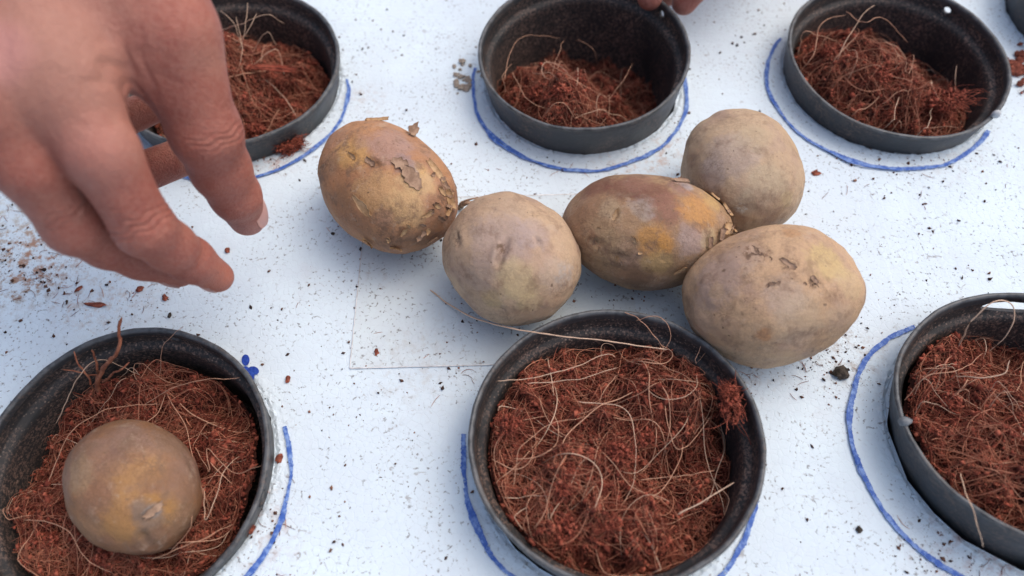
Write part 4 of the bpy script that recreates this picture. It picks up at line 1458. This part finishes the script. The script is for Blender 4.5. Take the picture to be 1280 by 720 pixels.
def nail(parent, tip, axis, normal, r, ln, wd, mat, name='fingernail'):
    axis = np.array(axis, float); axis /= np.linalg.norm(axis)
    normal = np.array(normal, float); normal -= axis * (normal @ axis); normal /= np.linalg.norm(normal)
    side = np.cross(axis, normal)
    nu, nv_ = 14, 11
    T, N = [], []
    for i in range(nu):
        u = i / (nu - 1) * 2 - 1
        lim = (1 - abs(u) ** 4) ** .5 if u > 0 else (1 - abs(u) ** 5) ** .5
        lim = max(lim, .25)
        for j in range(nv_):
            v = (j / (nv_ - 1) * 2 - 1) * lim
            a = v * wd / 2 / r
            nn = normal * math.cos(a) + side * math.sin(a)
            p = np.array(tip) + axis * (u * ln / 2) + nn * (r + .0003 - .0011 * max(0, u) ** 2 * 0 - .0009 * u * u)
            T.append(p); N.append(nn)
    T, N = np.array(T), np.array(N)
    B = T - N * .0009
    n = nu * nv_; idx = np.arange(n).reshape(nu, nv_)
    F = [np.stack([idx[:-1, :-1], idx[1:, :-1], idx[1:, 1:], idx[:-1, 1:]], -1).reshape(-1, 4)]
    F.append(F[0][:, ::-1] + n)
    ring = list(idx[:, 0]) + list(idx[-1, 1:]) + list(idx[::-1, -1][1:]) + list(idx[0, ::-1][1:-1])
    F.append(np.array([(ring[a], ring[(a + 1) % len(ring)], ring[(a + 1) % len(ring)] + n, ring[a] + n) for a in range(len(ring))]))
    return link(name, mesh_np(name, np.vstack([T, B]), F), mat, parent)


D = deep
W = D(-50, -150, .215)
iM, mM, rM, pM = D(72, 95, .210), D(-25, 115, .205), D(-110, 105, .216), D(-165, 60, .236)
tC, tM, tI, tT = D(150, -70, .222), D(214, 45, .226), D(257, 165, .243), D(309, 272, .283)
SKIN_SPOTS = [(tT, .012, (.50, .25, .21), .7), (D(272, 348, .262), .014, (.42, .15, .10), .7), (D(150, 110, .215), .014, (.40, .16, .12), .6), (D(110, 200, .2), .02, (.42, .19, .15), .5),
              (D(300, 175, .235), .009, (.36, .14, .10), .6), (D(60, 60, .2), .03, (.41, .22, .165), .6), (D(0, 70, .195), .012, (.48, .22, .20), .6)]
M_SKIN = skin_material()
t_ = NT('fingernail', .35, .5); t_.color(t_.mix(t_.noise(300, 3), (.52, .275, .23), (.60, .36, .32))); M_NAIL = t_.m
palm = [(W, iM, .020, .0125), (W, mM, .021, .0125), (W, rM, .020, .0120), (W, pM, .018, .0110), (iM, mM, .0105, .0105), (mM, rM, .0105, .0105), (rM, pM, .0105, .0105),
        (W, tC, .019, .0155), (tC, tM, .0155, .0124), (D(60, 10, .216), D(180, -10, .224), .013, .0125), (D(92, 66, .218), D(190, 50, .228), .0095, .0105),
        (D(-20, 40, .235), D(120, 0, .24), .014, .014), (D(-110, 40, .25), D(0, -40, .245), .014, .016),
        (W, W + np.array([-.055, .085, .02]), .025, .027)]
index = [(iM, .0125), (D(126, 190, .214), .0100), (D(180, 284, .230), .0086), (D(211, 307, .242), .0077), (D(238, 325, .254), .0073), (D(272, 346, .268), .0058)]
middle = [(mM, .0125), (D(38, 205, .214), .0100), (D(94, 280, .232), .0092), (D(135, 303, .246), .0082), (D(176, 320, .258), .0076), (D(224, 338, .270), .0062)]
ring = [(rM, .0120), (D(-40, 160, .236), .0094), (D(48, 228, .264), .0086), (D(96, 240, .284), .0080), (D(145, 228, .292), .0082), (D(228, 196, .292), .0074)]
pinky = [(pM, .0108), (D(-95, 115, .256), .0082), (D(-30, 160, .272), .0074), (D(40, 180, .285), .0068), (D(110, 170, .286), .0068), (D(215, 122, .284), .0062)]
thumb = [(tM, .0124), (D(234, 108, .234), .0114), (tI, .0110), (D(276, 212, .258), .0097), (D(294, 244, .270), .0085), (tT, .0070)]
CR_ = [(D(300, 172, .236), tI - tM, .016, .00065, .0021), (D(190, 275, .222), D(183, 283, .23) - iM, .017, .0006, .0022), (D(100, 262, .222), D(94, 280, .232) - mM, .016, .0005, .0022),
       (D(240, 318, .248), D(238, 325, .254) - D(183, 283, .23), .011, .0004, .0016), (D(155, 105, .214), (1, -.3, 0), .014, .0008, .0040)]
hand = empty('hand', (float(W[0]), float(W[1]), float(W[2])))
tag(hand, 'bare hand reaching in from the upper left with thumb and index finger apart', 'hand')
off = np.array(hand.location)


def shift(seq): return [(np.array(a) - off, r) for a, r in seq]


M_off = Matrix.Translation(-Vector(hand.location))
hm = build_hand('skin', palm, [index, middle, ring, pinky, thumb], CR_, .0012, .009, M_SKIN, hand)
hm.matrix_parent_inverse = M_off
ax_t = tT - D(278, 212, .258)
nl = nail(hand, D(304, 263, .280), ax_t, CR * .62 + CU * .36 - CF * .68, .0081, .0135, .0112, M_NAIL); nl.matrix_parent_inverse = M_off
ax_i = D(272, 346, .268) - D(238, 325, .254)
nl = nail(hand, D(266, 342, .266), ax_i, -CR * .4 - CU * .8 + CF * .1, .0062, .010, .0088, M_NAIL); nl.matrix_parent_inverse = M_off
ax_m = D(224, 338, .27) - D(176, 320, .258)
nl = nail(hand, D(216, 335, .268), ax_m, -CR * .3 - CU * .9 + CF * .2, .0066, .0105, .0092, M_NAIL); nl.matrix_parent_inverse = M_off

# the other hand, holding the rim of the back middle pot; only fingertips reach the picture
rc = np.array(POTS['TM'][0])
pa = on(835, -10, .022); pa[2] = .0225
u = pa - rc; u[2] = 0; u /= np.linalg.norm(u); v = np.array([-u[1], u[0], 0])
Rp = rc + u * RIM_R; Rp[2] = .021
B0 = Rp + u * .105 + v * .025 + np.array([0, 0, .040])
def K(a, b, z): return Rp + u * a + v * b + np.array([0, 0, z])
iM2, mM2, rM2, pM2 = K(.070, -.020, .045), K(.078, .0, .047), K(.080, .020, .043), K(.078, .038, .036)
palm2 = [(B0 + u * .06, iM2, .019, .012), (B0 + u * .06, mM2, .020, .012), (B0 + u * .06, rM2, .019, .0115), (B0 + u * .06, pM2, .017, .0105), (iM2, mM2, .0105, .0105), (mM2, rM2, .0105, .0105), (rM2, pM2, .0105, .01),
         (B0 + u * .06, K(.06, .02, .058), .018, .015), (K(.06, .02, .058), K(.035, .012, .052), .014, .0112), (B0 + u * .06, B0 + u * .12 + np.array([.03, .02, .02]), .024, .027)]
f2 = [[(iM2, .012), (K(.045, -.017, .040), .0095), (K(.026, -.014, .024), .0088), (K(.0165, -.012, .010), .0078), (K(.0105, -.011, .001), .0068)],
      [(mM2, .012), (K(.055, .002, .040), .0098), (K(.036, .002, .022), .009), (K(.024, .004, .006), .008), (K(.016, .005, -.006), .0068)],
      [(rM2, .0115), (K(.058, .021, .036), .0094), (K(.042, .021, .018), .0086), (K(.030, .021, .002), .0076), (K(.024, .021, -.008), .0066)],
      [(pM2, .0105), (K(.060, .039, .028), .0084), (K(.048, .038, .012), .0076), (K(.040, .037, .001), .0068), (K(.036, .036, -.006), .006)],
      [(K(.035, .012, .052), .0112), (K(.012, .006, .040), .0098), (K(.0, .002, .026), .0085), (K(-.0075, -.002, .0085), .0066)]]
hand2 = empty('hand', (float(B0[0]), float(B0[1]), float(B0[2])))
tag(hand2, 'fingertips of a second hand gripping the far rim of the back middle pot', 'hand')
SKIN2 = build_hand('skin', palm2, f2, [], .0015, .008, M_SKIN, hand2)
SKIN2.matrix_parent_inverse = Matrix.Translation(-Vector(hand2.location))
